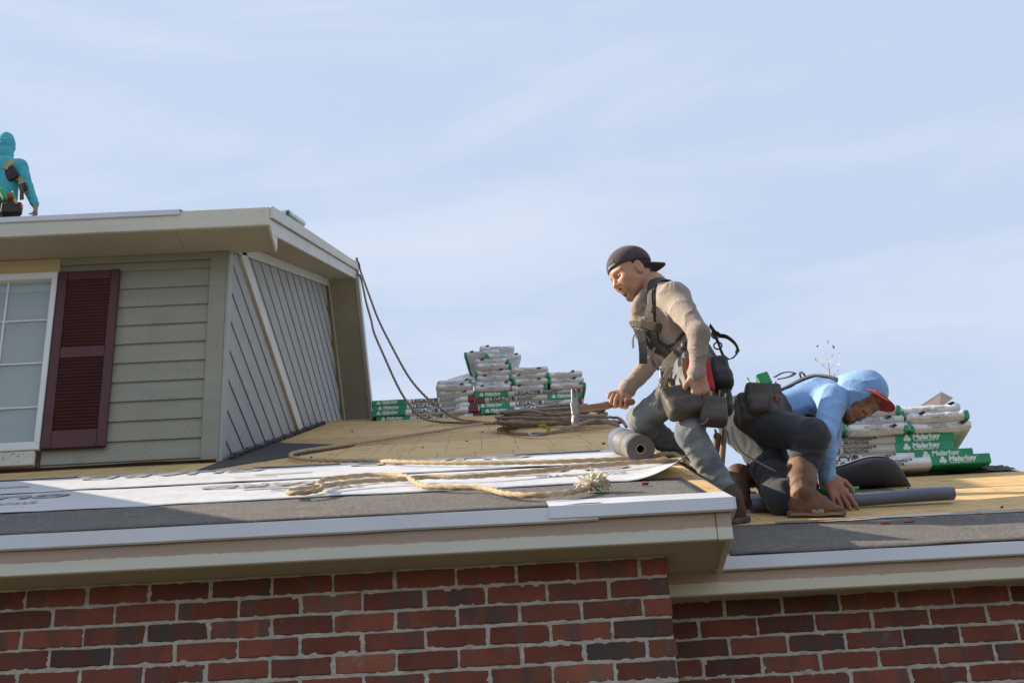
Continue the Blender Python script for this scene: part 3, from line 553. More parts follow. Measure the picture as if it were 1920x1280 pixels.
# loose felt on the right deck with its far end curling up, white underside showing
deck_sheet('loose_felt', deckR, 1.18, lambda v: 2.00 - 0.05 * v, 5.98, 6.56, FELT, 0.004, 'granular felt piece on the right deck behind the kneeling worker', 'roofing felt', nx=20, ny=8, seed=17)
prof = [(0, 0), (0.06, 0.02), (0.11, 0.07), (0.13, 0.13), (0.11, 0.18), (0.06, 0.205), (0.0, 0.20), (-.04, 0.185)]
vs = []; fs = []; NXC = 24; Yc = 6.52
for i in range(NXC + 1):
    u = i / NXC; x = 1.36 + 0.72 * u
    k = 0.42 + 0.34 * u + 0.16 * math.exp(-((u - 0.72) / 0.16) ** 2); k *= (1 - max(0, (u - 0.86) / 0.14) ** 1.6 * 0.96) * .86
    for a, b in prof: vs.append(Vector((x + 0.02 * b * 5 * (1 - u), Yc - a * k, deckR(Yc) + 0.006 + b * k * 1.02)))
m_ = len(prof)
for i in range(NXC):
    for k in range(m_ - 1): a = i * m_ + k; fs.append((a, a + m_, a + m_ + 1, a + 1))
cf = mobj('curled_felt', vs, fs, FELTP, None, True, origin=vs[0]); tag(cf, 'stiff black felt strip curling up in front of the right shingle stack', 'roofing felt')
md = cf.modifiers.new('s', 'SOLIDIFY'); md.thickness = 0.004
vs2 = [v + Vector((0, 0.004, 0.009)) for i in range(NXC + 1) for v in vs[i * m_ + 4:(i + 1) * m_]]; k2 = m_ - 4
mobj('white_backing', vs2, [(i * k2 + k, (i + 1) * k2 + k, (i + 1) * k2 + k + 1, i * k2 + k + 1) for i in range(NXC - 3) for k in range(k2 - 1)], PAPER, cf, True)
# crumpled felt along the right ridge
vs = []; fs = []; nx, ny = 40, 7; rr = random.Random(4)
for j in range(ny + 1):
    for i in range(nx + 1):
        x = 2.05 + 0.78 * i / nx; y = 7.02 + 0.26 * j / ny; h = 0.008 + 0.035 * max(0, vnoise(x * 14, y * 22, 0, 2.2)) * math.sin(math.pi * min(1, (j + .4) / ny)) + rr.uniform(0, .006)
        vs.append(Vector((x, y + 0.02 * vnoise(x * 11, j, 0, 1), deckR(y))) + NRM * h)
for j in range(ny):
    for i in range(nx): a = j * (nx + 1) + i; fs.append((a, a + 1, a + nx + 2, a + nx + 1))
tag(mobj('crumpled_felt', vs, fs, FELTP, None, False, origin=vs[0]), 'crumpled strip of torn black felt along the right ridge', 'roofing felt')
# ---------------------------------------------------------------- rolls
ROLLM = mat('roll_membrane', (0.17, 0.165, 0.165), (0.14, 0.137, 0.138), scale=3, rough=0.5, bump=0.06, bscale=20); ROLLB = mat('roll_blue_end', (0.13, 0.15, 0.21), (0.11, 0.13, 0.19), scale=3, rough=0.45)
CORE = mat('cardboard_core', (0.45, 0.33, 0.16), (0.35, 0.25, 0.12), scale=8, rough=0.8)
def ring_sweep(a, b, prof, seg=40):
    """prof: (t along axis, radius) pairs swept round the axis a-b"""
    a = Vector(a); b = Vector(b); t = (b - a).normalized(); u = t.orthogonal().normalized(); w = t.cross(u); vs = []; fs = []
    for s, r in prof:
        c = a + (b - a) * s
        for k in range(seg): q = 2 * math.pi * k / seg; vs.append(c + (u * math.cos(q) + w * math.sin(q)) * r)
    for i in range(len(prof) - 1):
        for k in range(seg): fs.append((i*seg+k, i*seg+(k+1)%seg, (i+1)*seg+(k+1)%seg, (i+1)*seg+k))
    return vs, fs
RR = 0.062
p0 = onL(1203, 873) ; p1 = p0 + Vector((-0.02, 0.62, 0.31))
a = p0 + NRM * (RR + .012); b = p1 + NRM * (RR + .012)
roll = empty('membrane_roll', p0, 'grey membrane roll with cardboard core beside the rake edge', 'roll')
v, f = ring_sweep(a, b, [(0, RR), (0.70, RR), (0.702, RR + .001), (1, RR + .001)] ); mobj('outer_wrap', v, f, ROLLM, roll, True)
v, f = ring_sweep(a, b, [(0.74, RR + .0022), (1.0, RR + .0022), (1.0, 0.02)]); mobj('blue_wrap', v, f, ROLLB, roll, False)
v, f = ring_sweep(a, b, [(0.34, RR + .0012), (0.346, RR + .0016), (0.352, RR + .0002)]); mobj('wrap_edge', v, f, DARK, roll, False)
pr_ = []; k = 0
for i in range(18):
    r = RR - (RR - .0215) * i / 17; pr_ += [(0.0 + 0.003 * (i % 2), r), (0.0 + 0.003 * ((i + 1) % 2), r - .0008)]
v, f = ring_sweep(a, b, pr_); mobj('wound_layers', v, f, ROLLM, roll, False)
v, f = ring_sweep(a, b, [(0.004, .0215), (-.004, .0205), (-.004, .0178), (0.25, .0175), (0.3, .001)]); mobj('core', v, f, CORE, roll, False)
# long flattened roll in front of the kneeling worker
vs = []; fs = []; A = onR(1408, 962, 0); B = onR(1786, 942, 0); n = 30; sg = 24
for i in range(n + 1):
    u = i / n; c = A + (B - A) * u; rr_ = 0.030 + 0.002 * math.sin(u * 9); c = c + NRM * (rr_ + .006) + Vector((0, 0.012 * math.sin(u * 5), 0))
    for k in range(sg):
        q = 2 * math.pi * k / sg; e = 1.0 + 0.07 * math.cos(2 * q + 1)
        vs.append(c + (SLP * math.cos(q) * 1.30 + NRM * math.sin(q)) * rr_ * e)
for i in range(n):
    for k in range(sg): fs.append((i*sg+k, i*sg+(k+1)%sg, (i+1)*sg+(k+1)%sg, (i+1)*sg+k))
n0 = len(vs)
for k in range(sg): vs.append(vs[n * sg + k] * 0.999 + Vector((-.03, 0, 0)) + ((A + (B - A)) + NRM * .036 - vs[n * sg + k]) * 0.25)
for k in range(sg): fs.append((n*sg+k, n*sg+(k+1)%sg, n0+(k+1)%sg, n0+k))
BLUER = mat('blue_grey_membrane', (0.155, 0.175, 0.235), (0.12, 0.135, 0.185), scale=3, rough=0.38, bump=0.08, bscale=12, stretch=(0.3, 1, 1))
tag(mobj('membrane_roll', vs, fs, BLUER, None, True, origin=A), 'long flattened blue-grey membrane roll lying under the kneeling worker', 'roll')
p = onR(1395, 950, 0.004); n = 10; vs = []; fs = []
for i in range(n + 1):
    for j in range(5):
        u = i / n; v_ = j / 4; q = p + Vector((0.24 * u, 0.16 * v_, 0.08 * v_)) + NRM * (0.01 + 0.03 * math.sin(math.pi * v_) * (1 - u)); vs.append(q)
for i in range(n):
    for j in range(4): a = i * 5 + j; fs.append((a, a + 5, a + 6, a + 1))
tag(mobj('release_film', vs, fs, PAPER, None, True, origin=p), 'crumpled pale release film at the left end of the long roll', 'film')
# ---------------------------------------------------------------- ropes
ROPE = mat('manila_rope', (0.52, 0.40, 0.26), (0.38, 0.28, 0.17), scale=60, rough=0.9, bump=0.6, bscale=300, spec=0.15, bdist=0.004)
ROPEG = mat('weathered_rope', (0.34, 0.26, 0.20), (0.23, 0.175, 0.135), scale=60, rough=0.9, bump=0.5, bscale=300, spec=0.15, bdist=0.004)
def rope(name, pts, r, mat_, label, group='ropes on the left roof', seg=12, step=0.007):
    pp = smooth_path(pts, step); v, f = tube(pp, r, seg, twist=(3, 15, 0.17)); return tag(mobj(name, v, f, mat_, None, True, origin=pts[0]), label, 'rope', group)
RAD = 0.0095
L_ = lambda x, y, h=0.0: onL(x, y, 0.0) + NRM * (RAD + 0.012 + h)
ridge_pt = Vector((XE - .03, YR - .05, upz(YR) + .02))
def hang(lst, y0, y1): # rope hanging free between the upper ridge and the deck; depth runs from y0 to y1
    n = len(lst); return [atY(x, y, y0 + (y1 - y0) * (i / (n - 1)) ** 0.9) for i, (x, y) in enumerate(lst)]
A1 = [Vector((XE - .14, YR - .02, upz(YR) + .016)), Vector((XE - .04, YR - .06, upz(YR - .06) + .018)), Vector((XE + .022, YR - .09, upz(YR - .09) + .008))] + hang([(676, 508), (683, 528), (694, 558), (710, 600), (735, 650), (767, 707), (800, 745), (835, 772), (858, 785)], YR - .02, 10.3)
A1 += [L_(885, 794), L_(915, 797), L_(947, 795), L_(985, 786, .01), L_(1045, 777)]
rope('hanging_rope', A1, RAD, ROPEG, 'right one of two grey ropes hanging from the upper ridge')
A2 = [Vector((XE - .02, YR + .05, upz(YR) - .10)), Vector((XE + .034, YR - .02, upz(YR) - .16))] + hang([(681, 540), (687, 568), (696, 600), (702, 625), (720, 667), (745, 722), (765, 755), (790, 782)], YR - .05, 10.0)
A2 += [L_(820, 795), L_(850, 797), L_(885, 798), L_(920, 799), L_(980, 797), L_(1060, 795), L_(1100, 799)]
rope('hanging_rope', A2, RAD, ROPEG, 'left one of two grey ropes hanging from the upper ridge')
A3 = [L_(*p) for p in ((935, 797), (900, 800), (835, 811), (760, 823), (710, 831), (660, 838), (600, 847), (562, 853), (546, 858), (549, 864), (575, 869), (640, 871), (690, 871), (712, 873))]
A3 += [L_(x, y, .012) for x, y in ((730, 877), (760, 879), (850, 881), (1000, 880), (1100, 877), (1200, 872))]
A3 += [L_(1262, 868, .02), atY(1296, 871, 5.66), atY(1318, 879, 5.66)]
rope('long_rope', A3, RAD, ROPE, 'long tan rope looping back from the deck and running across the white sheet')
A4 = [L_(x, y, .012) for x, y in ((1284, 877), (1265, 877), (1200, 881), (1100, 889), (1000, 899), (920, 906), (860, 909), (800, 909), (760, 913), (700, 916), (640, 922), (590, 929), (556, 934), (541, 938), (552, 941), (585, 938), (602, 933), (604, 928), (596, 924))]
A4 += [L_(x, y, .02) for x, y in ((610, 918), (640, 914), (690, 909), (735, 909), (762, 912))] + [L_(x, y, .004) for x, y in ((785, 919), (805, 924), (850, 926), (900, 927), (925, 932), (945, 938), (985, 942), (1030, 941), (1060, 938), (1090, 932), (1108, 927))]
er = rope('frayed_rope', A4, RAD, ROPE, 'tan rope with a frayed end lying across the white sheet and eave membrane')
FRAY = mat('frayed_fibre', (0.80, 0.72, 0.58), (0.66, 0.55, 0.40), scale=30, rough=0.95); GRN = mat('green_fibre', (0.10, 0.42, 0.22), rough=0.8)
rr = random.Random(3); vs = []; fs = []; gv = []; gf = []; E0 = L_(1110, 926, .006)
for i in range(620):
    a0 = E0 + Vector((rr.gauss(0.014, .013), rr.gauss(0, .011), abs(rr.gauss(0, .009)) + .002)); d = Vector((rr.gauss(.30, .75), rr.gauss(0, .6), rr.gauss(.3, .5))).normalized(); c = Vector((rr.gauss(0, 1), rr.gauss(0, 1), rr.gauss(0, 1))) * .016
    l = rr.uniform(.006, .026) * (1.5 if i % 9 == 0 else 1); pth = [a0 + d * l * t + c * math.sin(t * 3.0) - Vector((0, 0, .012)) * t * t for t in (0, .2, .4, .6, .8, 1)]
    pth = [q + NRM * max(0, 0.012 - (q - Vector((q.x, q.y, deckL(q.y)))).dot(NRM)) for q in pth]
    v, f = tube(pth, 0.0013 if i % 3 else 0.0026, 3)
    if i % 60 == 0: n = len(gv); gv += v; gf += [tuple(k + n for k in q) for q in f]
    else: n = len(vs); vs += v; fs += [tuple(k + n for k in q) for q in f]
fo = mobj('frayed_end', vs, fs, FRAY, er); fo['kind'] = 'stuff'; go = mobj('green_strand', gv, gf, GRN, er); go['kind'] = 'stuff'
# coil of rope at the far right of the left deck
rr = random.Random(9); cp = []; lapc = [(0, 0, 1, 1)] * 12
for lap in range(11): lapc[lap] = (rr.gauss(0, .07), rr.gauss(0, .10), rr.uniform(.62, 1.05), rr.uniform(.45, 1.0))
for i in range(10 * 12):
    t = i / 12 * 2 * math.pi; lap = i / 12; a_, b_ = lapc[int(lap)], lapc[int(lap) + 1]; w_ = lap % 1; q = [a_[k] * (1 - w_) + b_[k] * w_ for k in range(4)]
    x = 0.46 + q[0] + .40 * q[2] * math.cos(t) + rr.gauss(0, .014); y = 9.0 + q[1] + .52 * q[3] * math.sin(t) + rr.gauss(0, .02)
    cp.append(Vector((x, y, deckL(y))) + NRM * (RAD + 0.008 + 0.012 * lap + .02 * max(0, math.sin(t * 1.5 + lap)) + rr.uniform(0, .014)))
cp = [L_(1052, 812)] + cp + [L_(1120, 800, .05), L_(1160, 797, .03), L_(1175, 806)]
rope('coiled_rope', cp, RAD * 1.05, ROPEG, 'heap of coiled weathered rope near the far right corner of the left deck', step=0.012, seg=10)
cp2 = [L_(978, 799), L_(962, 803), L_(955, 810), L_(968, 818), L_(1000, 822, .005), L_(1020, 823, .01), L_(1060, 821, .03), L_(1090, 815, .05), L_(1120, 808, .05), L_(1160, 812, .03)]
rope('rope_loop', cp2, RAD * 1.15, ROPEG, 'thick rope loop lying left of the coiled heap')
cp3 = [L_(955, 797, .01), L_(1000, 789, .005), L_(1060, 790, .01), L_(1110, 795), L_(1150, 797), L_(1166, 797)]
rope('rope_tail', cp3, RAD * 1.1, ROPEG, 'rope length lying behind the coiled heap')
YEL = mat('yellow_tape', (0.55, 0.44, 0.04), (0.40, 0.31, 0.03), scale=30, rough=0.6); CARAB = mat('steel', (0.42, 0.43, 0.45), (0.30, 0.31, 0.33), scale=20, rough=0.35, metal=0.8)
for (x, y, h, s, lab) in ((1098, 789, .07, 1, 'yellow tape tied on the top of the coiled rope heap'), (1022, 814, .03, 2, 'yellow tape tied round the thick rope loop')):
    p = L_(x, y, h); bmt = bmesh.new(); bmesh.ops.create_grid(bmt, x_segments=8, y_segments=6, size=0.04)
    for v in bmt.verts: v.co.z = 0.025 * vnoise(v.co.x * 90, v.co.y * 80, 0, s); v.co.y *= 0.5
    bmesh.ops.transform(bmt, matrix=Matrix.Translation(p) @ Matrix.Rotation(0.9, 4, 'X') @ Matrix.Rotation(0.5, 4, 'Y'), verts=bmt.verts)
    o = bobj('yellow_tape', bmt, YEL, None, True, origin=p); tag(o, lab, 'tape', 'yellow tape ties'); mm = o.modifiers.new('s', 'SOLIDIFY'); mm.thickness = 0.003
def carabiner(p, sx, lab, rot=0.3):
    pts = [p + Vector((sx * math.cos(t), 0.02 * math.sin(t), 0.012 + 0.028 * math.sin(t) * 0.7)) for t in np.linspace(0, 2 * math.pi, 25)]
    v, f = tube(pts, 0.006, 6); return tag(mobj('carabiner', v, f, CARAB, None, True, origin=p), lab, 'carabiner', 'metal hooks on the ropes')
carabiner(L_(1006, 823), 0.045, 'steel snap hook at the end of the thick rope loop'); carabiner(L_(1050, 777), 0.05, 'steel hook on the rope by the hammer head'); carabiner(L_(938, 780), 0.04, 'dark hook lying in front of the left shingle stack')
# crumbs of debris on the decks
rr = random.Random(12); CR = mat('bark_scrap', (0.07, 0.05, 0.04), (0.12, 0.09, 0.06), scale=20, rough=0.95)
for i in range(34):
    if i % 2: continue
    if i < 22: x, y = rr.uniform(470, 1150), rr.uniform(795, 862); p = onL(x, y, .003)
    else: x, y = rr.uniform(1400, 1900), rr.uniform(910, 970); p = onR(x, y, .003)
    if i < 22 and p.x < XG + .1: continue
    s = rr.uniform(.003, .007); bmq = bm_box(-s * rr.uniform(1, 2.4), s * 1.2, -s, s, 0, s * .8, 0, mtx=Matrix.Translation(p) @ Matrix.Rotation(rr.uniform(0, 3), 4, 'Z') @ Matrix.Rotation(0.3, 4, 'X'))
    for v in bmq.verts: v.co += Vector((rr.gauss(0, s * .3), rr.gauss(0, s * .3), 0))
    tag(bobj('debris_chip', bmq, CR, None, origin=p), 'small dark chip of debris on the bare ' + ('left' if i < 22 else 'right') + ' roof deck', 'debris', 'debris chips on the ' + ('left' if i < 22 else 'right') + ' deck')
# ---------------------------------------------------------------- shingle bundles
WRAP = mat('white_wrap', (0.84, 0.83, 0.82), (0.72, 0.71, 0.70), scale=9, rough=0.45, bump=0.5, bscale=26, rnd=0.05, bdist=0.014)
WRAPT = mat('tan_wrap', (0.60, 0.56, 0.47), (0.53, 0.49, 0.41), scale=7, rough=0.5, bump=0.3, bscale=22, bdist=0.012)
GREEN = mat('green_print', (0.03, 0.30, 0.13), (0.025, 0.25, 0.11), scale=8, rough=0.45, bump=0.25, bscale=25, bdist=0.01, rnd=0.08); MARN = mat('maroon_print', (0.20, 0.035, 0.05), rough=0.5); WINK = mat('white_print', (0.72, 0.78, 0.72), rough=0.5)
BINK = mat('brown_black_print', (0.055, 0.035, 0.035), rough=0.6); BLK = mat('torn_black', (0.02, 0.02, 0.02), rough=0.7)
BL_, BW_, BH_ = 1.0, 0.335, 0.0515
def bundle_mesh(seed, puffy, mat_, name='wrap'):
    """long axis X, front long side at -Y, centred in X and Y, base at z=0"""
    bm = bmesh.new(); bmesh.ops.create_cube(bm, size=1.0)
    bmesh.ops.scale(bm, vec=(BL_, BW_, BH_), verts=bm.verts); bmesh.ops.translate(bm, vec=(0, 0, BH_ / 2), verts=bm.verts)
    bmesh.ops.bevel(bm, geom=list(bm.edges), offset=0.010 if puffy else 0.005, segments=2, affect='EDGES')
    for ax, cuts in ((0, 14), (1, 10)):
        es = [e for e in bm.edges if abs((e.verts[1].co - e.verts[0].co)[ax]) > 0.15]
        bmesh.ops.subdivide_edges(bm, edges=es, cuts=cuts, use_grid_fill=True)
    for v in bm.verts:
        x, y, z = v.co; k = 1.0 if puffy else 0.35
        v.co.z += k * (0.0045 * vnoise(x * 14, y * 22, z * 20, seed) + (0.006 * (y / BW_ * 2) ** 2 if puffy else 0))
        v.co.y += k * 0.004 * vnoise(x * 18, z * 60, 0, seed + 3); v.co.x += k * 0.006 * vnoise(y * 26, z * 60, 0, seed + 5)
    me = bpy.data.meshes.new(name); bm.to_mesh(me); bm.free(); me.materials.append(mat_); me.polygons.foreach_set('use_smooth', [True] * len(me.polygons)); return me
def band_mesh(x0, x1, mat_, name, g=0.0018, ends=False):
    bm = bm_box(x0, x1, -BW_ / 2 - g, BW_ / 2 + g, -g * .4, BH_ + g, 0.003); 
    me = bpy.data.meshes.new(name); bm.to_mesh(me); bm.free(); me.materials.append(mat_); return me
def clover(mat_):
    bm = bmesh.new()
    for a in range(3):
        t = math.pi / 2 + a * 2.094; c = Vector((0.011 * math.cos(t), 0.011 * math.sin(t), 0)); vs = [bm.verts.new(c + Vector((0.0105 * math.cos(q), 0.0105 * math.sin(q), a * .0001))) for q in np.linspace(0, 2 * math.pi, 13)[:-1]]; bm.faces.new(vs)
    bm.faces.new([bm.verts.new(p) for p in ((-.002, -.006, .0004), (.003, -.022, .0004), (.009, -.022, .0004), (.003, -.005, .0004))])
    me = bpy.data.meshes.new('emblem'); bm.to_mesh(me); bm.free(); me.materials.append(mat_); return me
LONG = [bundle_mesh(i * 1.7, False, WRAP) for i in range(3)]; LONGT = [bundle_mesh(i * 1.7 + 9, False, WRAPT) for i in range(2)]; PUFF = [bundle_mesh(i * 2.3 + 20, True, WRAP) for i in range(5)]
GB = band_mesh(-.5 - .002, -.5 + .315, GREEN, 'green_band'); MB_ = band_mesh(.5 - .105, .5 - .008, MARN, 'maroon_label'); CLV = clover(WINK)
def put(name, me, parent, m):
    o = bpy.data.objects.new(name, me); C.objects.link(o); o.parent = parent; o.matrix_local = m; return o
FRONT = Matrix(((1, 0, 0, 0), (0, 0, -1, 0), (0, 1, 0, 0), (0, 0, 0, 1)))     # lettering stands on the front long side
def long_bundle(loc, rz, label, group, flip=False, tan=False, dz=0.0, maroon=True):
    root = empty('shingle_bundle', loc, label, 'shingle bundle', group); root.rotation_euler = (0, 0, rz)
    put('wrap', random.choice(LONGT if tan else LONG), root, Matrix.Identity(4))
    sg = -1 if flip else 1; rot = Matrix.Rotation(math.pi, 4, 'Z') if flip else Matrix.Identity(4)
    put('green_band', GB, root, rot)
    if maroon: put('maroon_label', MB_, root, rot)
    F = lambda x, z: Matrix.Translation((x, -BW_ / 2 - .0034, z)) @ FRONT
    gx = -.5 if not flip else .5 - .315
    put('emblem', CLV, root, F(gx + .062, .026)); put('lettering', text_mesh('Malarkey', 0.040, WINK, 0.0018, shear=0.15), root, F(gx + .092, .0190)); put('lettering', text_mesh('Roofing Products', 0.016, WINK, 0.0004), root, F(gx + .098, .0065))
    lx = -.13 if not flip else -.36
    put('lettering', text_mesh('LEGACY\u00ae', 0.056, BINK, 0.0012), root, F(lx, .006)); put('lettering', text_mesh('SCOTCHGARD\u2122', 0.0235, BINK, 0.0004), root, F(lx + .265, .028)); put('lettering', text_mesh('PROTECTOR', 0.0235, BINK, 0.0004), root, F(lx + .265, .007))
    return root
ENDM = Matrix.Rotation(math.pi / 2, 4, 'Z')       # bundle turned so that its short end faces the camera
def corner_mesh(side):
    bm = bm_box(-.5 - .0022, -.5 + .5, side * (BW_ / 2 - .016) - .0095, side * (BW_ / 2 - .016) + .0185, 0.001, BH_ - .001, 0.004); me = bpy.data.meshes.new('green_corner'); bm.to_mesh(me); bm.free(); me.materials.append(GREEN); return me
CORN = {1: corner_mesh(1), -1: corner_mesh(-1)}
def tear_mesh():
    bm = bmesh.new(); bm.faces.new([bm.verts.new(p) for p in ((0, 0, 0), (.035, .012, .001), (.05, .002, .001), (.022, -.012, .001))]); me = bpy.data.meshes.new('torn_patch'); bm.to_mesh(me); bm.free(); me.materials.append(BLK); return me
TEAR = tear_mesh()
def end_bundle(loc, rz, label, group, corner=1, tilt=0.0):
    root = empty('shingle_bundle', loc, label, 'shingle bundle', group); root.rotation_euler = (tilt, random.uniform(-.012, .012), rz)
    put('wrap', random.choice(PUFF), root, ENDM)
    if corner: put('green_corner', CORN[corner], root, ENDM)
    F = lambda x, z: Matrix.Translation((x, -.5 - .0085, z)) @ FRONT
    put('lettering', text_mesh('WEATHERED  WOOD', 0.0185, INKG, 0.0002), root, F(-.09 + random.uniform(-.02, .02), .025)); put('lettering', text_mesh('WEATHERED  WOOD', 0.009, BINK), root, F(-.05, .013))
    put('torn_patch', TEAR, root, F(random.choice((-.12, .05, .09)), random.uniform(.03, .05)))
    return root
GL = 'shingle bundles on the far left ridge'; GR_ = 'shingle bundles on the right ridge'
ordn = ['bottom', 'second', 'third', 'top']
# left stack: two columns of long bundles on the ridge
zl = 5.490; yl = 12.03 + BW_ / 2
xa, xb = -0.515, 0.435
rr = random.Random(2)
for k in range(4):
    long_bundle((xa + (0.03, -.01, 0.0, -.01)[k], yl + rr.uniform(-.01, .01), zl + k * (BH_ + .0045) - .014), rr.uniform(-.01, .01), '%s long bundle of the left pile beside the gable, green end at left' % ordn[k], GL)
for k in range(4):
    fl = k == 2
    long_bundle((xb + (0.05, .01, -.01, .0)[k], yl + rr.uniform(-.01, .01), zl + k * (BH_ + .0045) + .016), rr.uniform(-.01, .01), '%s long bundle of the right pile behind the hammer' % ordn[k], GL, tan=k >= 2, flip=(k == 2))
zt = zl + 4 * (BH_ + .005)
cols = [('first', -0.245, 3, zt - .008, 1), ('second', 0.115, 6, zt + .018, 1), ('third', 0.455, 4, zt + .018, -1), ('fourth', 0.795, 3, zt + .010, -1)]
for nm, x, n, z0, cn in cols:
    for k in range(n):
        end_bundle((x + rr.uniform(-.012, .012), 12.03 + .5 + rr.uniform(-.02, .02), z0 + k * (BH_ + .0065)), rr.uniform(-.03, .03), '%s bundle in the %s end-on column from left on the far pile' % (('lowest', 'second lowest', 'third lowest', 'fourth lowest', 'fifth lowest', 'sixth lowest')[k], nm), GL, (cn if k % 3 == 0 else -cn) if rr.random() > .45 else 0)
zz_ = zt + .018 + 6 * (BH_ + .0065)
end_bundle((0.17, 12.55, zz_ - .004), 0.12, 'askew bundle, lowest of the three crowning the far pile', GL, 1); end_bundle((0.07, 12.57, zz_ + .052), -.10, 'askew bundle, middle of the three crowning the far pile', GL, 1); end_bundle((0.13, 12.60, zz_ + .108), 0.08, 'topmost bundle of the far pile, under the black tool', GL, 0)
# loose white wrap propped behind the first column
p = Vector((-0.20, 12.15, zt + .15)); vs = [p + Vector(q) for q in ((-.13, -.05, 0), (.18, -.05, 0), (.20, .12, .05), (.07, .1, .17), (-.12, .1, .12))]
o = mobj('loose_wrap', vs + [q + Vector((0.01, .012, .004)) for q in vs], [(0, 1, 2, 3, 4), (9, 8, 7, 6, 5)] + [(i, 5 + i, 5 + (i + 1) % 5, (i + 1) % 5) for i in range(5)], WRAP, None, False, origin=p); tag(o, 'bare white wrapping flap standing on the first column of the far pile', 'wrapping')
# black tool lying on top of the far pile
p = Vector((0.135, 12.42, zz_ + .164)); t = empty('pole_saw_handle', p, 'small black tool with a grip standing on the highest bundle', 'tool'); TB = mat('black_plastic', (0.03, 0.03, 0.035), (0.05, 0.05, 0.055), scale=20, rough=0.4)
t.name = 'roofing_tool'; ORG[t.name] = p
for nm, a in (('head', (-.045, .055, -.03, .03, .075, .125)), ('grip', (-.055, .06, -.012, .012, .135, .150)), ('post', (-.055, -.043, -.012, .012, .072, .136)), ('post', (.048, .06, -.012, .012, .072, .136))):
    bobj(nm, bm_box(*a, .004, mtx=Matrix.Translation(p) @ Matrix.Rotation(-.08, 4, 'Y')), TB, t)
bobj('foot', bm_box(-.012, .015, -.012, .012, 0, .08, .003, mtx=Matrix.Translation(p)), LUMBER, t)
# right stack
zr = deckR(7.03) + .036; yr = 7.03 + BW_ / 2
for k, (dx, tn) in enumerate(((0.045, False), (-.02, False), (-.115, True), (-.105, True))):
    long_bundle((2.13 + dx, yr - (.055 if k == 0 else 0), zr + k * (BH_ - .0012) + (0.006 if k else 0)), -.012, '%s long bundle of the right pile behind the kneeling worker' % ordn[k], GR_, flip=True, tan=tn, maroon=False)
zt2 = zr + 4 * (BH_ - .0012) + .006
for nm, x, cn in (('left', 1.745, 1), ('middle', 2.095, 1), ('right', 2.445, 1)):
    for k in range(3):
        end_bundle((x + rr.uniform(-.012, .02) + .012 * (2 - k), 6.99 + .5 + rr.uniform(-.015, .015), zt2 + k * (BH_ + .0005) + (0.012 if nm == 'left' else 0)), -.01 + rr.uniform(-.02, .02), '%s bundle of the %s end-on column on the right pile' % (('bottom', 'middle', 'top')[k], nm), GR_, cn if (k + len(nm)) % 2 else -cn)
CARD = mat('cardboard', (0.50, 0.36, 0.29), (0.44, 0.31, 0.25), scale=8, rough=0.8)
p = atY(1752, 755, 7.2); q = [atY(*a) for a in ((1722, 763, 7.02), (1765, 735, 7.30), (1787, 746, 7.34), (1762, 765, 7.06))]
o = mobj('cardboard_sheet', q + [v + Vector((.002, .010, .008)) for v in q], [(0, 1, 2, 3), (7, 6, 5, 4)] + [(i, 4 + i, 4 + (i + 1) % 4, (i + 1) % 4) for i in range(4)], CARD, None, False, origin=q[0]); tag(o, 'pinkish cardboard flap sticking up from the right shingle pile', 'cardboard')
# bundle glimpsed on the upper roof over the rake
for k_, lab in enumerate(('lowest', 'second', 'third', 'topmost')):
    b_ = Vector((-1.60 + .006 * k_, 9.42, upz(9.42))) + Vector((0, .888, .46)) * .5 + Vector((0, -.46, .888)) * (.012 + k_ * .056)
    end_bundle(b_, 0.0, lab + ' bundle of the small pile peeking above the rake board of the upper roof', 'bundles on the upper roof', -1, math.atan(SU))
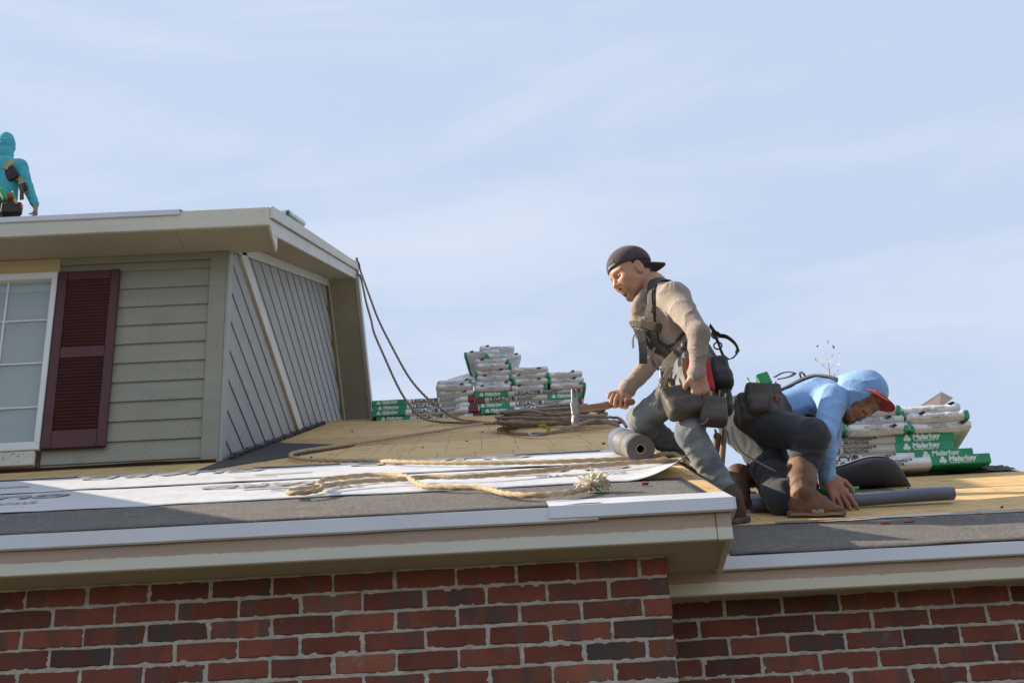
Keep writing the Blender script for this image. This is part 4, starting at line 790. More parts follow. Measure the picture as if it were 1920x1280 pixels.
# ---------------------------------------------------------------- sculpting: signed distance shapes blended and skinned into one surface
A_ = lambda v: np.array(v, dtype=np.float64)
class Sdf:
    def __init__(s): s.P = []
    def _add(s, fn, lo, hi, k, op): s.P.append((fn, A_(lo), A_(hi), k, op)); return s
    def cap(s, a, b, ra, rb=None, k=0.02, flat=None, op='u', wr=None):
        a, b = A_(a), A_(b); rb = ra if rb is None else rb; ab = b - a; L = np.linalg.norm(ab) + 1e-9; t_ = ab / L
        q = np.cross(t_, [0.31, 0.77, 0.55]); q /= np.linalg.norm(q); w = np.cross(t_, q)
        fx, ff = (A_(flat[0]) / np.linalg.norm(A_(flat[0])), flat[1]) if flat is not None else (None, 1)
        def fn(P):
            D = P - a
            if fx is not None: D = D + np.multiply.outer(D @ fx, fx) * (ff - 1)
            bb = ab + (fx * (ab @ fx) * (ff - 1) if fx is not None else 0)
            t = np.clip(D @ bb / (bb @ bb), 0, 1); R = D - np.multiply.outer(t, bb); d = np.sqrt((R * R).sum(-1)) - (ra + (rb - ra) * t)
            if wr:
                an = np.arctan2(R @ q, R @ w); x = t * L; n = x / wr[1] * 6.283 + 1.6 * np.sin(an + wr[2]) + 1.1 * np.sin(2 * an + 3 * x / wr[1] + wr[2] * 2)
                env = 0.35 + 0.65 * (np.sin(x / wr[1] * 1.3 + wr[2]) * 0.5 + 0.5)
                d = d + wr[0] * np.sin(n) * env
            return d
        m = max(ra, rb) + k + 0.02; return s._add(fn, np.minimum(a, b) - m, np.maximum(a, b) + m, k, op)
    def ell(s, c, r, ax=None, k=0.02, op='u'):
        c = A_(c); r = A_(r); M = np.eye(3) if ax is None else np.array([A_(v) / np.linalg.norm(A_(v)) for v in ax])
        def fn(P):
            D = (P - c) @ M.T; k0 = np.sqrt(((D / r) ** 2).sum(-1)); k1 = np.sqrt(((D / r ** 2) ** 2).sum(-1)) + 1e-9; return k0 * (k0 - 1) / k1
        m = r.max() + k + 0.02; return s._add(fn, c - m, c + m, k, op)
    def rbox(s, c, hw, ax, rad=0.01, k=0.01, op='u'):
        c = A_(c); hw = A_(hw); M = np.array([A_(v) / np.linalg.norm(A_(v)) for v in ax])
        def fn(P):
            D = np.abs((P - c) @ M.T) - (hw - rad); return np.sqrt((np.maximum(D, 0) ** 2).sum(-1)) + np.minimum(D.max(-1), 0) - rad
        m = np.linalg.norm(hw) + k + .02; return s._add(fn, c - m, c + m, k, op)
    def plane(s, p, n, op='i', k=0.006):
        p = A_(p); n = A_(n) / np.linalg.norm(A_(n)); s.P.append((lambda P: (P - p) @ n, None, None, k, op)); return s
    def ev(s, P):
        f = np.full(P.shape[:-1], 10.0)
        for fn, lo, hi, k, op in s.P: f = s.comb(f, fn(P), k, op)
        return f
    @staticmethod
    def comb(f, d, k, op):
        if op == 'u': h = np.clip(0.5 + 0.5 * (f - d) / k, 0, 1); return f * (1 - h) + d * h - k * h * (1 - h)
        if op == 's': d = -d
        h = np.clip(0.5 - 0.5 * (f - d) / k, 0, 1); return f * (1 - h) + d * h + k * h * (1 - h)
    def mesh(s, h, fold=None):
        us = [p for p in s.P if p[4] == 'u']; lo = np.min([p[1] for p in us], 0); hi = np.max([p[2] for p in us], 0)
        n = np.ceil((hi - lo) / h).astype(int) + 2; ax = [lo[i] + h * np.arange(n[i]) for i in range(3)]; f = np.full(tuple(n), 10.0)
        for fn, l, u, k, op in s.P:
            if l is None: sl = (slice(None),) * 3
            else:
                i0 = np.clip(np.floor((l - lo) / h).astype(int), 0, n); i1 = np.clip(np.ceil((u - lo) / h).astype(int) + 1, 0, n)
                if (i1 <= i0).any(): continue
                sl = tuple(slice(a, b) for a, b in zip(i0, i1))
            G = np.stack(np.meshgrid(*[ax[i][sl[i]] for i in range(3)], indexing='ij'), -1); f[sl] = s.comb(f[sl], fn(G), k, op)
        if fold is not None:
            near = np.abs(f) < 0.05; idx = np.nonzero(near); P = np.stack([ax[i][idx[i]] for i in range(3)], -1); f[idx] += fold(P)
        s_ = f < 0; c = np.zeros(tuple(n - 1), int)
        for dx in (0, 1):
            for dy in (0, 1):
                for dz in (0, 1): c += s_[dx:n[0]-1+dx, dy:n[1]-1+dy, dz:n[2]-1+dz]
        act = (c > 0) & (c < 8); I = np.stack(np.nonzero(act), -1); idm = -np.ones(act.shape, int); idm[act] = np.arange(len(I))
        acc = np.zeros((len(I), 3)); cnt = np.zeros(len(I)); cor = [(x, y, z) for x in (0, 1) for y in (0, 1) for z in (0, 1)]
        for a in cor:
            for d in range(3):
                if a[d]: continue
                b = list(a); b[d] = 1; fa = f[I[:,0]+a[0], I[:,1]+a[1], I[:,2]+a[2]]; fb = f[I[:,0]+b[0], I[:,1]+b[1], I[:,2]+b[2]]
                m = (fa < 0) != (fb < 0); t = np.where(m, fa / np.where(m, fa - fb, 1), 0); p = np.tile(A_(a), (len(I), 1)); p[:, d] += t
                acc[m] += p[m]; cnt[m] += 1
        V = lo + h * (I + acc / cnt[:, None]); F = []
        for d in range(3):
            e, g = (d + 1) % 3, (d + 2) % 3; sl0 = [slice(1, -1)] * 3; sl0[d] = slice(0, -1); sl1 = [slice(1, -1)] * 3; sl1[d] = slice(1, None)
            A = s_[tuple(sl0)]; B = s_[tuple(sl1)]; J = np.stack(np.nonzero(A != B), -1); of = np.ones(3, int); of[d] = 0; J = J + of; flip = ~s_[J[:,0], J[:,1], J[:,2]]
            def cell(de, dg): K = J.copy(); K[:, e] += de; K[:, g] += dg; return idm[K[:,0], K[:,1], K[:,2]]
            q = np.stack([cell(-1, -1), cell(0, -1), cell(0, 0), cell(-1, 0)], -1); q[flip] = q[flip][:, ::-1]; F.append(q)
        return V, np.concatenate(F)
    def snap(s, p, off=0.004, it=10):
        p = A_(p).copy(); e = 1e-3
        for _ in range(it):
            g = A_([s.ev(p + e * np.eye(3)[i]) - s.ev(p - e * np.eye(3)[i]) for i in range(3)]) / (2 * e); g /= np.linalg.norm(g) + 1e-9; p = p - (s.ev(p) - off) * g * 0.9
        return Vector(p), Vector(g)
def sobj(name, sdf, h, mat_, parent, fold=None):
    parts = sdf if isinstance(sdf, list) else [(sdf, h)]; Vs = []; Fs = []; n = 0
    for s_, hh in parts: V, F = s_.mesh(hh, fold); Vs.append(V); Fs.append(F + n); n += len(V)
    V = np.concatenate(Vs); F = np.concatenate(Fs); og = A_(ORG[parent.name]) if parent is not None else V.mean(0)
    me = bpy.data.meshes.new(name); me.vertices.add(len(V)); me.vertices.foreach_set('co', (V - og).astype(np.float32).ravel()); me.loops.add(F.size); me.loops.foreach_set('vertex_index', F.astype(np.int32).ravel())
    me.polygons.add(len(F)); me.polygons.foreach_set('loop_start', np.arange(0, F.size, 4, dtype=np.int32)); me.polygons.foreach_set('use_smooth', np.ones(len(F), bool)); me.update(calc_edges=True); me.validate()
    me.materials.append(mat_); o = bpy.data.objects.new(name, me); C.objects.link(o)
    if parent is not None: o.parent = parent
    else: o.location = og
    ORG[o.name] = Vector(og); return o
def cloth_fold(amp, sc, seed):
    """irregular sharp creases: ridges of a warped sum of waves in random directions"""
    rg = np.random.RandomState(int(seed * 97) % 9973); K = rg.normal(size=(9, 3)); K /= np.linalg.norm(K, axis=1)[:, None]; K *= (rg.uniform(.45, 2.0, 9))[:, None]; ph = rg.uniform(0, 6.28, 9); wt = 1 / (0.5 + np.linalg.norm(K, axis=1))
    def f(P):
        Q = P * sc; Q = Q + 0.9 * np.stack([np.sin(Q[..., 1] * .9 + seed), np.sin(Q[..., 2] * .8 + 2 * seed), np.sin(Q[..., 0] * .85 - seed)], -1)
        w = (np.sin(Q @ K.T + ph) * wt).sum(-1) / np.sqrt((wt ** 2).sum() / 2)
        lo = np.sin(Q @ K[0] * .35 + 1) * .5 + .5
        return -amp * (np.exp(-np.abs(w) * 2.2) * 1.6 - .55) * (.4 + .8 * lo)
    return f
def ribbon(name, pts, wid, thick, nrms, mat_, parent, step=0.012):
    """strap: centre line, width, thickness and outward normals"""
    P = [Vector(p) for p in pts]; n = len(P); vs = []; fs = []
    for i in range(n):
        t = (P[min(i+1, n-1)] - P[max(i-1, 0)]).normalized(); nn_ = Vector(nrms[i]); nn_ = (nn_ - t * nn_.dot(t)).normalized(); w = t.cross(nn_) * (wid / 2)
        vs += [P[i] - w, P[i] + w, P[i] + w + nn_ * thick, P[i] - w + nn_ * thick]
    for i in range(n - 1):
        a = i * 4
        for k in range(4): fs.append((a + k, a + 4 + k, a + 4 + (k + 1) % 4, a + (k + 1) % 4))
    fs += [(0, 1, 2, 3), (4*n-1, 4*n-2, 4*n-3, 4*n-4)]
    return mobj(name, vs, fs, mat_, parent)
def strap_on(name, sdf, pts, wid, mat_, parent, off=0.003, thick=0.004):
    pp = smooth_path(pts, 0.015); sn = [sdf.snap(p, off) for p in pp]; P = [q[0] for q in sn]
    for _ in range(2): P = [P[0]] + [(P[i-1] + 2 * P[i] + P[i+1]) / 4 for i in range(1, len(P) - 1)] + [P[-1]]
    return ribbon(name, P, wid, thick, [q[1] for q in sn], mat_, parent)
def cloth_mat(name, c, c2=None, rough=0.85, weave=500, fold=14, fb=0.35, sc=6):
    m = mat(name, c, c2 or tuple(v * 0.82 for v in c), scale=sc, rough=rough, bump=fb, bscale=fold, bdist=0.02, spec=0.2, sheen=0.15); t = m.node_tree; L = t.links.new
    tc = N(m, 'ShaderNodeTexCoord'); n = N(m, 'ShaderNodeTexNoise'); n.inputs['Scale'].default_value = weave; L(tc.outputs['Object'], n.inputs['Vector'])
    b = [q for q in t.nodes if q.type == 'BUMP'][0]; nz_ = b.inputs['Height'].links[0].from_node; nz_.inputs['Distortion'].default_value = 0.6; sb = N(m, 'ShaderNodeMath', operation='SUBTRACT'); sb.inputs[1].default_value = .5; ab_ = N(m, 'ShaderNodeMath', operation='ABSOLUTE'); L(nz_.outputs['Fac'], sb.inputs[0]); L(sb.outputs[0], ab_.inputs[0]); L(ab_.outputs[0], b.inputs['Height']); b.invert = True; b2 = N(m, 'ShaderNodeBump'); b2.inputs['Strength'].default_value = 0.25; b2.inputs['Distance'].default_value = 0.002; L(n.outputs['Fac'], b2.inputs['Height']); L(b.outputs[0], b2.inputs['Normal']); L(b2.outputs[0], t.nodes['Principled BSDF'].inputs['Normal']); return m
def skin_mat(name, c):
    m = mat(name, c, (c[0] * .86, c[1] * .80, c[2] * .78), scale=14, rough=0.5, bump=0.12, bscale=160, bdist=0.002, spec=0.4)
    b = m.node_tree.nodes['Principled BSDF']; b.inputs['Subsurface Weight'].default_value = 0.12; b.inputs['Subsurface Radius'].default_value = (0.012, 0.004, 0.002); return m
SKIN1 = skin_mat('skin_tan', (0.50, 0.27, 0.17)); SKIN2 = skin_mat('skin_brown', (0.40, 0.20, 0.13))
HAIR = mat('dark_hair', (0.018, 0.013, 0.011), (0.035, 0.025, 0.02), scale=90, rough=0.7, stretch=(1, 1, .3)); SHIRT1 = cloth_mat('tan_shirt', (0.335, 0.27, 0.225), (0.27, 0.215, 0.18), fold=22, fb=.45); JEAN = cloth_mat('faded_shaded_denim', (0.26, 0.27, 0.265), (0.085, 0.10, 0.125), sc=6, fb=0.5)  # denim noise mixes faded cloth with a painted shade tone
SHIRT2 = cloth_mat('blue_shirt', (0.25, 0.42, 0.70), (0.21, 0.37, 0.64), rough=.6); PANT2 = cloth_mat('charcoal_trousers', (0.055, 0.055, 0.062), (0.035, 0.036, 0.042), fb=0.4); SHIRT3 = cloth_mat('turquoise_shirt', (0.08, 0.45, 0.53), (0.06, 0.38, 0.46))
CAPM = cloth_mat('black_cap_cloth', (0.060, 0.042, 0.044), (0.08, 0.056, 0.058), fb=0.1); WEB = cloth_mat('black_webbing', (0.030, 0.029, 0.030), (0.05, 0.047, 0.045), rough=0.6, fb=0.15); WEBO = cloth_mat('olive_webbing', (0.10, 0.085, 0.058), (0.065, 0.055, 0.042), fb=0.2)
LEATH = mat('worn_black_leather', (0.055, 0.045, 0.038), (0.095, 0.075, 0.058), scale=14, rough=0.6, bump=0.4, bscale=40, bdist=0.006); STUB = mat('short_beard', (0.050, 0.030, 0.022), (0.085, 0.05, 0.036), scale=120, rough=0.8)
BOOTD = mat('dark_boot_leather', (0.10, 0.065, 0.045), (0.06, 0.04, 0.03), scale=12, rough=0.7, bump=0.35, bscale=40, bdist=0.006)
BOOT = mat('brown_boot_leather', (0.20, 0.095, 0.052), (0.105, 0.055, 0.034), scale=12, rough=0.6, bump=0.35, bscale=40, bdist=0.006); SOLE = mat('boot_sole', (0.07, 0.055, 0.045), (0.16, 0.11, 0.07), scale=20, rough=0.85)
REDC = cloth_mat('red_cloth', (0.50, 0.035, 0.035)); REDV = cloth_mat('red_visor', (0.55, 0.05, 0.05), fb=0.05); WOODH = mat('hammer_handle_wood', (0.32, 0.17, 0.09), (0.22, 0.11, 0.06), scale=10, rough=0.55, stretch=(0.3, 3, 3)); STEEL = mat('worn_steel', (0.34, 0.33, 0.31), (0.20, 0.19, 0.18), scale=18, rough=0.5, metal=0.6, bump=0.3, bscale=60, bdist=0.003)
GREENP = mat('green_plastic', (0.06, 0.40, 0.14), (0.05, 0.33, 0.11), scale=10, rough=0.45); TANP = mat('tan_leather', (0.26, 0.16, 0.09), (0.17, 0.10, 0.06), scale=10, rough=0.7); EYEW = mat('eye_white', (0.6, 0.56, 0.52), rough=0.3)
def fr(f, u):
    """orthonormal frame: forward, left, up"""
    f = Vector(f).normalized(); u = Vector(u); u = (u - f * u.dot(f)).normalized(); return f, u.cross(f), u
def make_head(c, f, u, neck=None, sc=1.0, chest=None):
    f, l, u = fr(f, u); c = Vector(c); W_ = lambda x, y, z: c + (f * x + l * y + u * z) * sc; ax = (f, l, u); R_ = lambda *r: tuple(v * sc for v in r); s = Sdf()
    s.ell(W_(-.010, 0, .036), R_(.098, .076, .086), ax).ell(W_(.036, 0, -.022), R_(.056, .060, .078), ax, k=.04)
    s.cap(W_(.020, .050, -.055), W_(.062, .020, -.098), .020 * sc, .018 * sc, k=.03).cap(W_(.020, -.050, -.055), W_(.062, -.020, -.098), .020 * sc, .018 * sc, k=.03)
    s.ell(W_(.070, 0, -.097), R_(.020, .024, .018), ax, k=.02)
    for y in (1, -1):
        s.cap(W_(.084, .012 * y, .026), W_(.066, .052 * y, .024), .012 * sc, .010 * sc, k=.016)          # brow
        s.ell(W_(.060, .042 * y, -.024), R_(.026, .024, .022), ax, k=.03)                                # cheekbone
        s.ell(W_(.094, .031 * y, .004), R_(.015, .019, .012), ax, k=.014, op='s')                        # socket
        s.ell(W_(.072, .031 * y, .004), R_(.0145, .016, .0125), ax, k=.003)                              # eye and lid
        s.ell(W_(-.008, .077 * y, -.010), R_(.020, .008, .033), (f + l * (-.25 * y), l, u + f * .2), k=.008).ell(W_(-.004, .086 * y, -.006), R_(.010, .006, .018), ax, k=.006, op='s')
    s.cap(W_(.084, 0, .018), W_(.108, 0, -.026), .0085 * sc, .0125 * sc, k=.012); s.ell(W_(.098, .013, -.031), R_(.010, .008, .008), ax, k=.008).ell(W_(.098, -.013, -.031), R_(.010, .008, .008), ax, k=.008)
    s.ell(W_(.080, 0, -.058), R_(.020, .030, .024), ax, k=.014)                                          # muzzle
    s.cap(W_(.097, .002, -.060), W_(.086, .023, -.064), .0062 * sc, .004 * sc, k=.006).cap(W_(.097, -.002, -.060), W_(.086, -.023, -.064), .0062 * sc, .004 * sc, k=.006)
    s.cap(W_(.094, 0, -.073), W_(.085, .019, -.070), .0068 * sc, .004 * sc, k=.006).cap(W_(.094, 0, -.073), W_(.085, -.019, -.070), .0068 * sc, .004 * sc, k=.006)
    s.ell(W_(.104, 0, -.0665), R_(.012, .022, .0018), ax, k=.004, op='s')
    if neck is not None: s.cap(W_(-.026, 0, -.040), neck, .054 * sc, .060 * sc, k=.03)
    return s, W_, (f, l, u)
def make_hand(s, wrist, palm_dir, palm_nrm, thumb_side, curls, length=0.185, curl_thumb=0.6, spread=0.05, r=0.0088):
    """five fingers on a palm; curls = four bend angles per joint (radians); palm_nrm points out of the palm"""
    w = Vector(wrist); d = Vector(palm_dir).normalized(); nr = Vector(palm_nrm); nr = (nr - d * nr.dot(d)).normalized(); sd = Vector(thumb_side); sd = (sd - d * sd.dot(d) - nr * sd.dot(nr)).normalized(); k = length / 0.185
    kn = w + d * .092 * k
    s.cap(w - d * .02 + nr * 0, w + d * .03 * k, .026 * k, .030 * k, k=.02, flat=(nr, 1.35))
    s.cap(w + d * .03 * k + sd * .018 * k, kn + sd * .024 * k, .021 * k, .017 * k, k=.018, flat=(nr, 1.4)).cap(w + d * .03 * k - sd * .014 * k, kn - sd * .024 * k - d * .008, .021 * k, .015 * k, k=.018, flat=(nr, 1.4))
    for i, (off, ln_) in enumerate(((.031, (.042, .026, .020)), (.0105, (.046, .030, .021)), (-.0105, (.043, .028, .020)), (-.030, (.033, .021, .018)))):
        p = kn + sd * off * k - d * (.004 * abs(i - 1.2)) * k; a = 0.0; dr = (d + sd * spread * (1.2 - i)).normalized(); c = curls[i] if isinstance(curls, (list, tuple)) else curls; rr_ = r * k * (1.0, 1.03, 1.0, .88)[i]
        s.cap(p - dr * .03 * k, p, rr_ * 1.1, rr_ * 1.08, k=.010)
        for j, l_ in enumerate(ln_):
            a += c * (0.85, 1.0, 0.75)[j]; v = dr * math.cos(a) + nr * math.sin(a); q = p + v * l_ * k; s.cap(p, q, rr_ * (1.05 - .06 * j), rr_ * (.98 - .07 * j), k=.004); p = q
    p = w + d * .022 * k + sd * .026 * k; v = (d * .62 + sd * .72 + nr * .25).normalized(); q = p + v * .042 * k; s.cap(p - v * .01, q, .0155 * k, .0115 * k, k=.014)
    v2 = (d * .86 + sd * (.45 - .5 * curl_thumb) + nr * curl_thumb * .8).normalized(); q2 = q + v2 * .032 * k; s.cap(q, q2, .0108 * k, .0098 * k, k=.005); v3 = (d * .9 + sd * (.15 - .6 * curl_thumb) + nr * curl_thumb).normalized(); s.cap(q2, q2 + v3 * .024 * k, .0098 * k, .0082 * k, k=.004)
    return s
def make_boot(s_up, s_sole, heel, toe, up, shaft_to, rs=0.052, w=0.046):
    """leather upper with shaft; heel and toe lie on the ground, up is the ground normal"""
    h = Vector(heel); t = Vector(toe); up = Vector(up).normalized(); d = (t - h).normalized(); sd = up.cross(d); L = (t - h).length
    st = Vector(shaft_to); an = h + d * .062 + up * .098; md = an + (st - an) * .45
    s_up.cap(h + d * .045 + up * .045, h + d * L * .60 + up * .034, w * .86, w * .92, k=.02, flat=(up, 1.10)).cap(h + d * L * .55 + up * .034, t - d * .040 + up * .024, w * .94, w * .62, k=.02, flat=(up, 1.35)); s_up.cap(h + d * .10 + up * .080, t - d * .085 + up * .040, w * .72, w * .55, k=.03)
    s_up.cap(h + d * .050 + up * .05, an, w * .86, w * .90, k=.03).cap(an, md, w * .92, rs * .90, k=.02, wr=(.003, .045, 1.0)).cap(md, st, rs * .90, rs, k=.02)
    s_sole.rbox(h + d * L * .5 + up * .011, (L * .5 + .002, w * .92, .011), (d, sd, up), .010, k=.01); s_sole.rbox(h + d * .042 + up * .014, (.042, w * .9, .016), (d, sd, up), .006, k=.01); s_sole.cap(t - d * .06 + up * .012, t - d * .042 + up * .012, w * .92, w * .80, k=.01, flat=(up, 3.6))

def stubble(m, c, r, col=(0.13, 0.075, 0.055)):
    """beard shadow on the skin round the jaw (c in object space)"""
    t = m.node_tree; tc = N(m, 'ShaderNodeTexCoord'); d = N(m, 'ShaderNodeVectorMath', operation='DISTANCE'); d.inputs[1].default_value = tuple(c); t.links.new(tc.outputs['Object'], d.inputs[0])
    n = N(m, 'ShaderNodeTexNoise'); n.inputs['Scale'].default_value = 160; t.links.new(tc.outputs['Object'], n.inputs['Vector'])
    a = N(m, 'ShaderNodeMath', operation='MULTIPLY_ADD'); a.inputs[1].default_value = .03; t.links.new(n.outputs['Fac'], a.inputs[0]); t.links.new(d.outputs['Value'], a.inputs[2])
    mr = N(m, 'ShaderNodeMapRange'); mr.inputs['From Min'].default_value = r * .45 + .015; mr.inputs['From Max'].default_value = r + .015; mr.inputs['To Min'].default_value = .75; mr.inputs['To Max'].default_value = 0; t.links.new(a.outputs[0], mr.inputs['Value'])
    t.links.new(mixrgb(m, mr.outputs['Result'], base_out(m), col), base_in(m))
# ================================================================= standing worker with the hammer
P = atY
m1 = empty('person', P(1330, 930, 5.7), 'man in backwards black cap, tan long-sleeved shirt and jeans, leaning forward with a hammer', 'person')
DY1 = -0.20
def P1(x, y, Y): return atY(x, y, Y + DY1)
pel = P1(1304, 714, 5.88); wai = P1(1286, 672, 5.87); che = P1(1249, 602, 5.87); nb = P1(1221, 541, 5.87); shN = P1(1263, 556, 5.70); shF = P1(1222, 550, 6.03)
elN = P1(1311, 626, 5.53); wrN = P1(1307, 702, 5.56); elF = P1(1229, 668, 6.12); wrF = P1(1174, 731, 6.02)
sd1 = (shN - shF).normalized(); up1 = (nb - pel).normalized(); dp1 = sd1.cross(up1)
s1 = Sdf(); s1.cap(wai - up1 * .02, che, .120, .132, k=.04, flat=(dp1, 1.30)).cap(che, nb - up1 * .055, .132, .082, k=.05, flat=(dp1, 1.25)); s1.cap(shF - sd1 * -.01, shN, .058, .064, k=.06)
s1.cap(shN, elN, .062, .047, k=.035, wr=None).cap(elN, wrN, .048, .034, k=.02, wr=(.0022, .017, 2.1)); s1.cap(shF, elF, .059, .046, k=.035, wr=None).cap(elF, wrF, .047, .035, k=.02, wr=(.0022, .017, 4.0))
s1.cap(wrN - (wrN - elN).normalized() * .012, wrN, .040, .039, k=.008).cap(wrF - (wrF - elF).normalized() * .012, wrF, .041, .040, k=.008)
s1.cap(nb - up1 * .03, nb + up1 * .050 + Vector((-.028, 0, .004)), .076, .063, k=.02); s1.cap(P1(1196, 570, 5.80), P1(1206, 552, 5.80), .022, .02, k=.02).cap(P1(1199, 592, 5.85), P1(1222, 648, 5.85), .042, .050, k=.05)
shirt = sobj('shirt', s1, .0055, SHIRT1, m1, cloth_fold(.0050, 36, 1.3))
# jeans
hN = P1(1306, 722, 5.79); hF = P1(1288, 722, 5.97); kN = P1(1293, 812, 5.64); aN = P1(1362, 925, 5.72); kF = P1(1202, 788, 6.06); aF = P1(1318, 886, 6.30)
j1 = Sdf(); j1.ell(pel, (.150, .118, .115), (sd1, dp1, up1), k=.04).cap(wai - up1 * .01, pel, .128, .14, k=.04, flat=(dp1, 1.25)); j1.cap(hN, kN, .083, .061, k=.04).cap(kN, aN, .061, .053, k=.02, wr=(.0025, .045, 2.)); j1.cap(hF, kF, .083, .062, k=.04).cap(kF, aF, .060, .053, k=.02, wr=(.0025, .045, 3.))
sobj('jeans', j1, .0062, JEAN, m1, cloth_fold(.0065, 30, 2.7))
# boots on the right deck
b1, b1s, b1f, b1fs = Sdf(), Sdf(), Sdf(), Sdf(); gN = Vector((aN.x + .02, aN.y + .02, deckR(aN.y + .02))); make_boot(b1, b1s, gN + Vector((.05, .03, .018)), gN + Vector((-.17, -.08, -.04 + .008)), NRM, aN + Vector((0, 0, .02)))
gF = Vector((aF.x, aF.y, deckR(aF.y) + .006)); make_boot(b1f, b1fs, gF + Vector((.06, .02, .012)), gF + Vector((-.16, -.06, -.024)), NRM, aF)
for a_, b_ in ((b1, b1s), (b1f, b1fs)): bo = sobj('boot', a_, .008, BOOTD, m1); sobj('sole', b_, .008, SOLE, bo)
# head, neck and hands
h1, W1, fx1 = make_head(P1(1184, 513, 5.84), (-.853, -.228, -.469), (-.45, -.12, .88), neck=nb - up1 * .02)
hd1 = Sdf(); make_hand(hd1, wrN + Vector((0, 0, .01)), (.10, .10, -1), (-.15, 1, .1), (-1, 0, 0), (.45, .5, .55, .6)); hd1.cap(wrN + (elN - wrN) * .35, wrN, .033, .028, k=.02)
HD = Vector((-.995, -.02, -.05)).normalized(); hd2 = Sdf(); make_hand(hd2, wrF, (-.42, -.10, -.9), (-.15, -1, .05), HD, (1.18, 1.2, 1.22, 1.25), curl_thumb=.9); hd2.cap(wrF + (elF - wrF) * .35, wrF, .034, .028, k=.02)
inn = Sdf(); inn.cap(pel, nb, .09, .08, k=.05).cap(shF, shN, .045, k=.03).cap(shN, elN, .045, .036).cap(elN, wrN, .036, .026).cap(shF, elF, .045, .036).cap(elF, wrF, .036, .026).cap(hN, kN, .07, .05).cap(kN, aN, .05, .04).cap(hF, kF, .07, .05).cap(kF, aF, .05, .04)
sobj('body', [(h1, .0042), (hd1, .0034), (hd2, .0034), (inn, .014)], 0, SKIN1, m1)
f1, l1, u1 = fx1
hr = Sdf(); hr.ell(W1(-.016, 0, .030), (.098, .0785, .086), fx1); hr.plane(W1(.030, 0, 0), f1 * 1 + u1 * -.35).plane(W1(0, 0, -.040), -u1); sobj('hair', hr, .005, HAIR, m1)
fh = Sdf(); eb = Sdf()
for y in (1, -1):
    fh.cap(W1(.100, .003 * y, -.0505), W1(.0865, .024 * y, -.0575), .0056, .0042, k=.004);eb.cap(W1(.089, .014 * y, .027), W1(.074, .047 * y, .029), .0058, .0042, k=.003).cap(W1(.0865, .018 * y, .001), W1(.083, .045 * y, .000), .0034, .0030, k=.002)
fh.ell(W1(.079, 0, -.100), (.0125, .018, .014), fx1, k=.004).ell(W1(.094, 0, -.084), (.005, .008, .006), fx1, k=.004)
sobj('facial_hair', fh, .0030, STUB, m1); sobj('eyebrows', eb, .0026, HAIR, m1); stubble(SKIN1, W1(.060, .0, -.100) - ORG[m1.name], .062)
cp = Sdf(); cp.ell(W1(-.012, 0, .040), (.110, .088, .094), fx1); cp.plane(W1(.095, 0, .050), f1 * .215 - u1 * .976, k=.008); cap_o = sobj('cap', cp, .0046, CAPM, m1)
vs = []; fs = []; nu, nv = 14, 8
for j in range(nv + 1):
    for i in range(nu + 1):
        a = (i / nu - .5) * 2; t = j / nv; wy = .074 * a * (1 - .18 * t * t); ext = (.078 * (1 - .55 * a * a)) * t
        vs.append(W1(-.012 - .098 * math.sqrt(max(0, 1 - (wy / .089) ** 2)) + .006 - ext, wy, .006 - .018 * a * a - ext * .42 + .004))
for j in range(nv):
    for i in range(nu): a = j * (nu + 1) + i; fs.append((a, a + 1, a + nu + 2, a + nu + 1))
vo = mobj('visor', vs, fs, CAPM, cap_o, True); vo.modifiers.new('s', 'SOLIDIFY').thickness = .004
def patch(sdf, W_, cx, name, mat_, y0, y1, z0, z1, parent, off=.0012, nx=8, nz=5):
    vs = []; fs = []
    for j in range(nz + 1):
        for i in range(nx + 1): q, n_ = sdf.snap(W_(cx, y0 + (y1 - y0) * i / nx, z0 + (z1 - z0) * j / nz), off); vs.append(q)
    for j in range(nz):
        for i in range(nx): a = j * (nx + 1) + i; fs.append((a, a + 1, a + nx + 2, a + nx + 1))
    return mobj(name, vs, fs, mat_, parent, True)
GREYC = cloth_mat('grey_cloth', (0.075, 0.07, 0.072), fb=.1); LGREY = cloth_mat('light_grey_cloth', (0.30, 0.29, 0.29), fb=.1)
patch(cp, W1, .09, 'cap_badge', GREYC, .012, .060, .068, .098, cap_o); patch(cp, W1, .092, 'cap_strap', LGREY, .008, .062, .056, .066, cap_o, .0020)
for q in range(5): patch(cp, W1, .09, 'badge_stitching', LGREY, .020 + q * .008, .0225 + q * .008, .074 + .004 * (q % 2), .090 - .003 * (q % 3), cap_o, .0024, 2, 2)
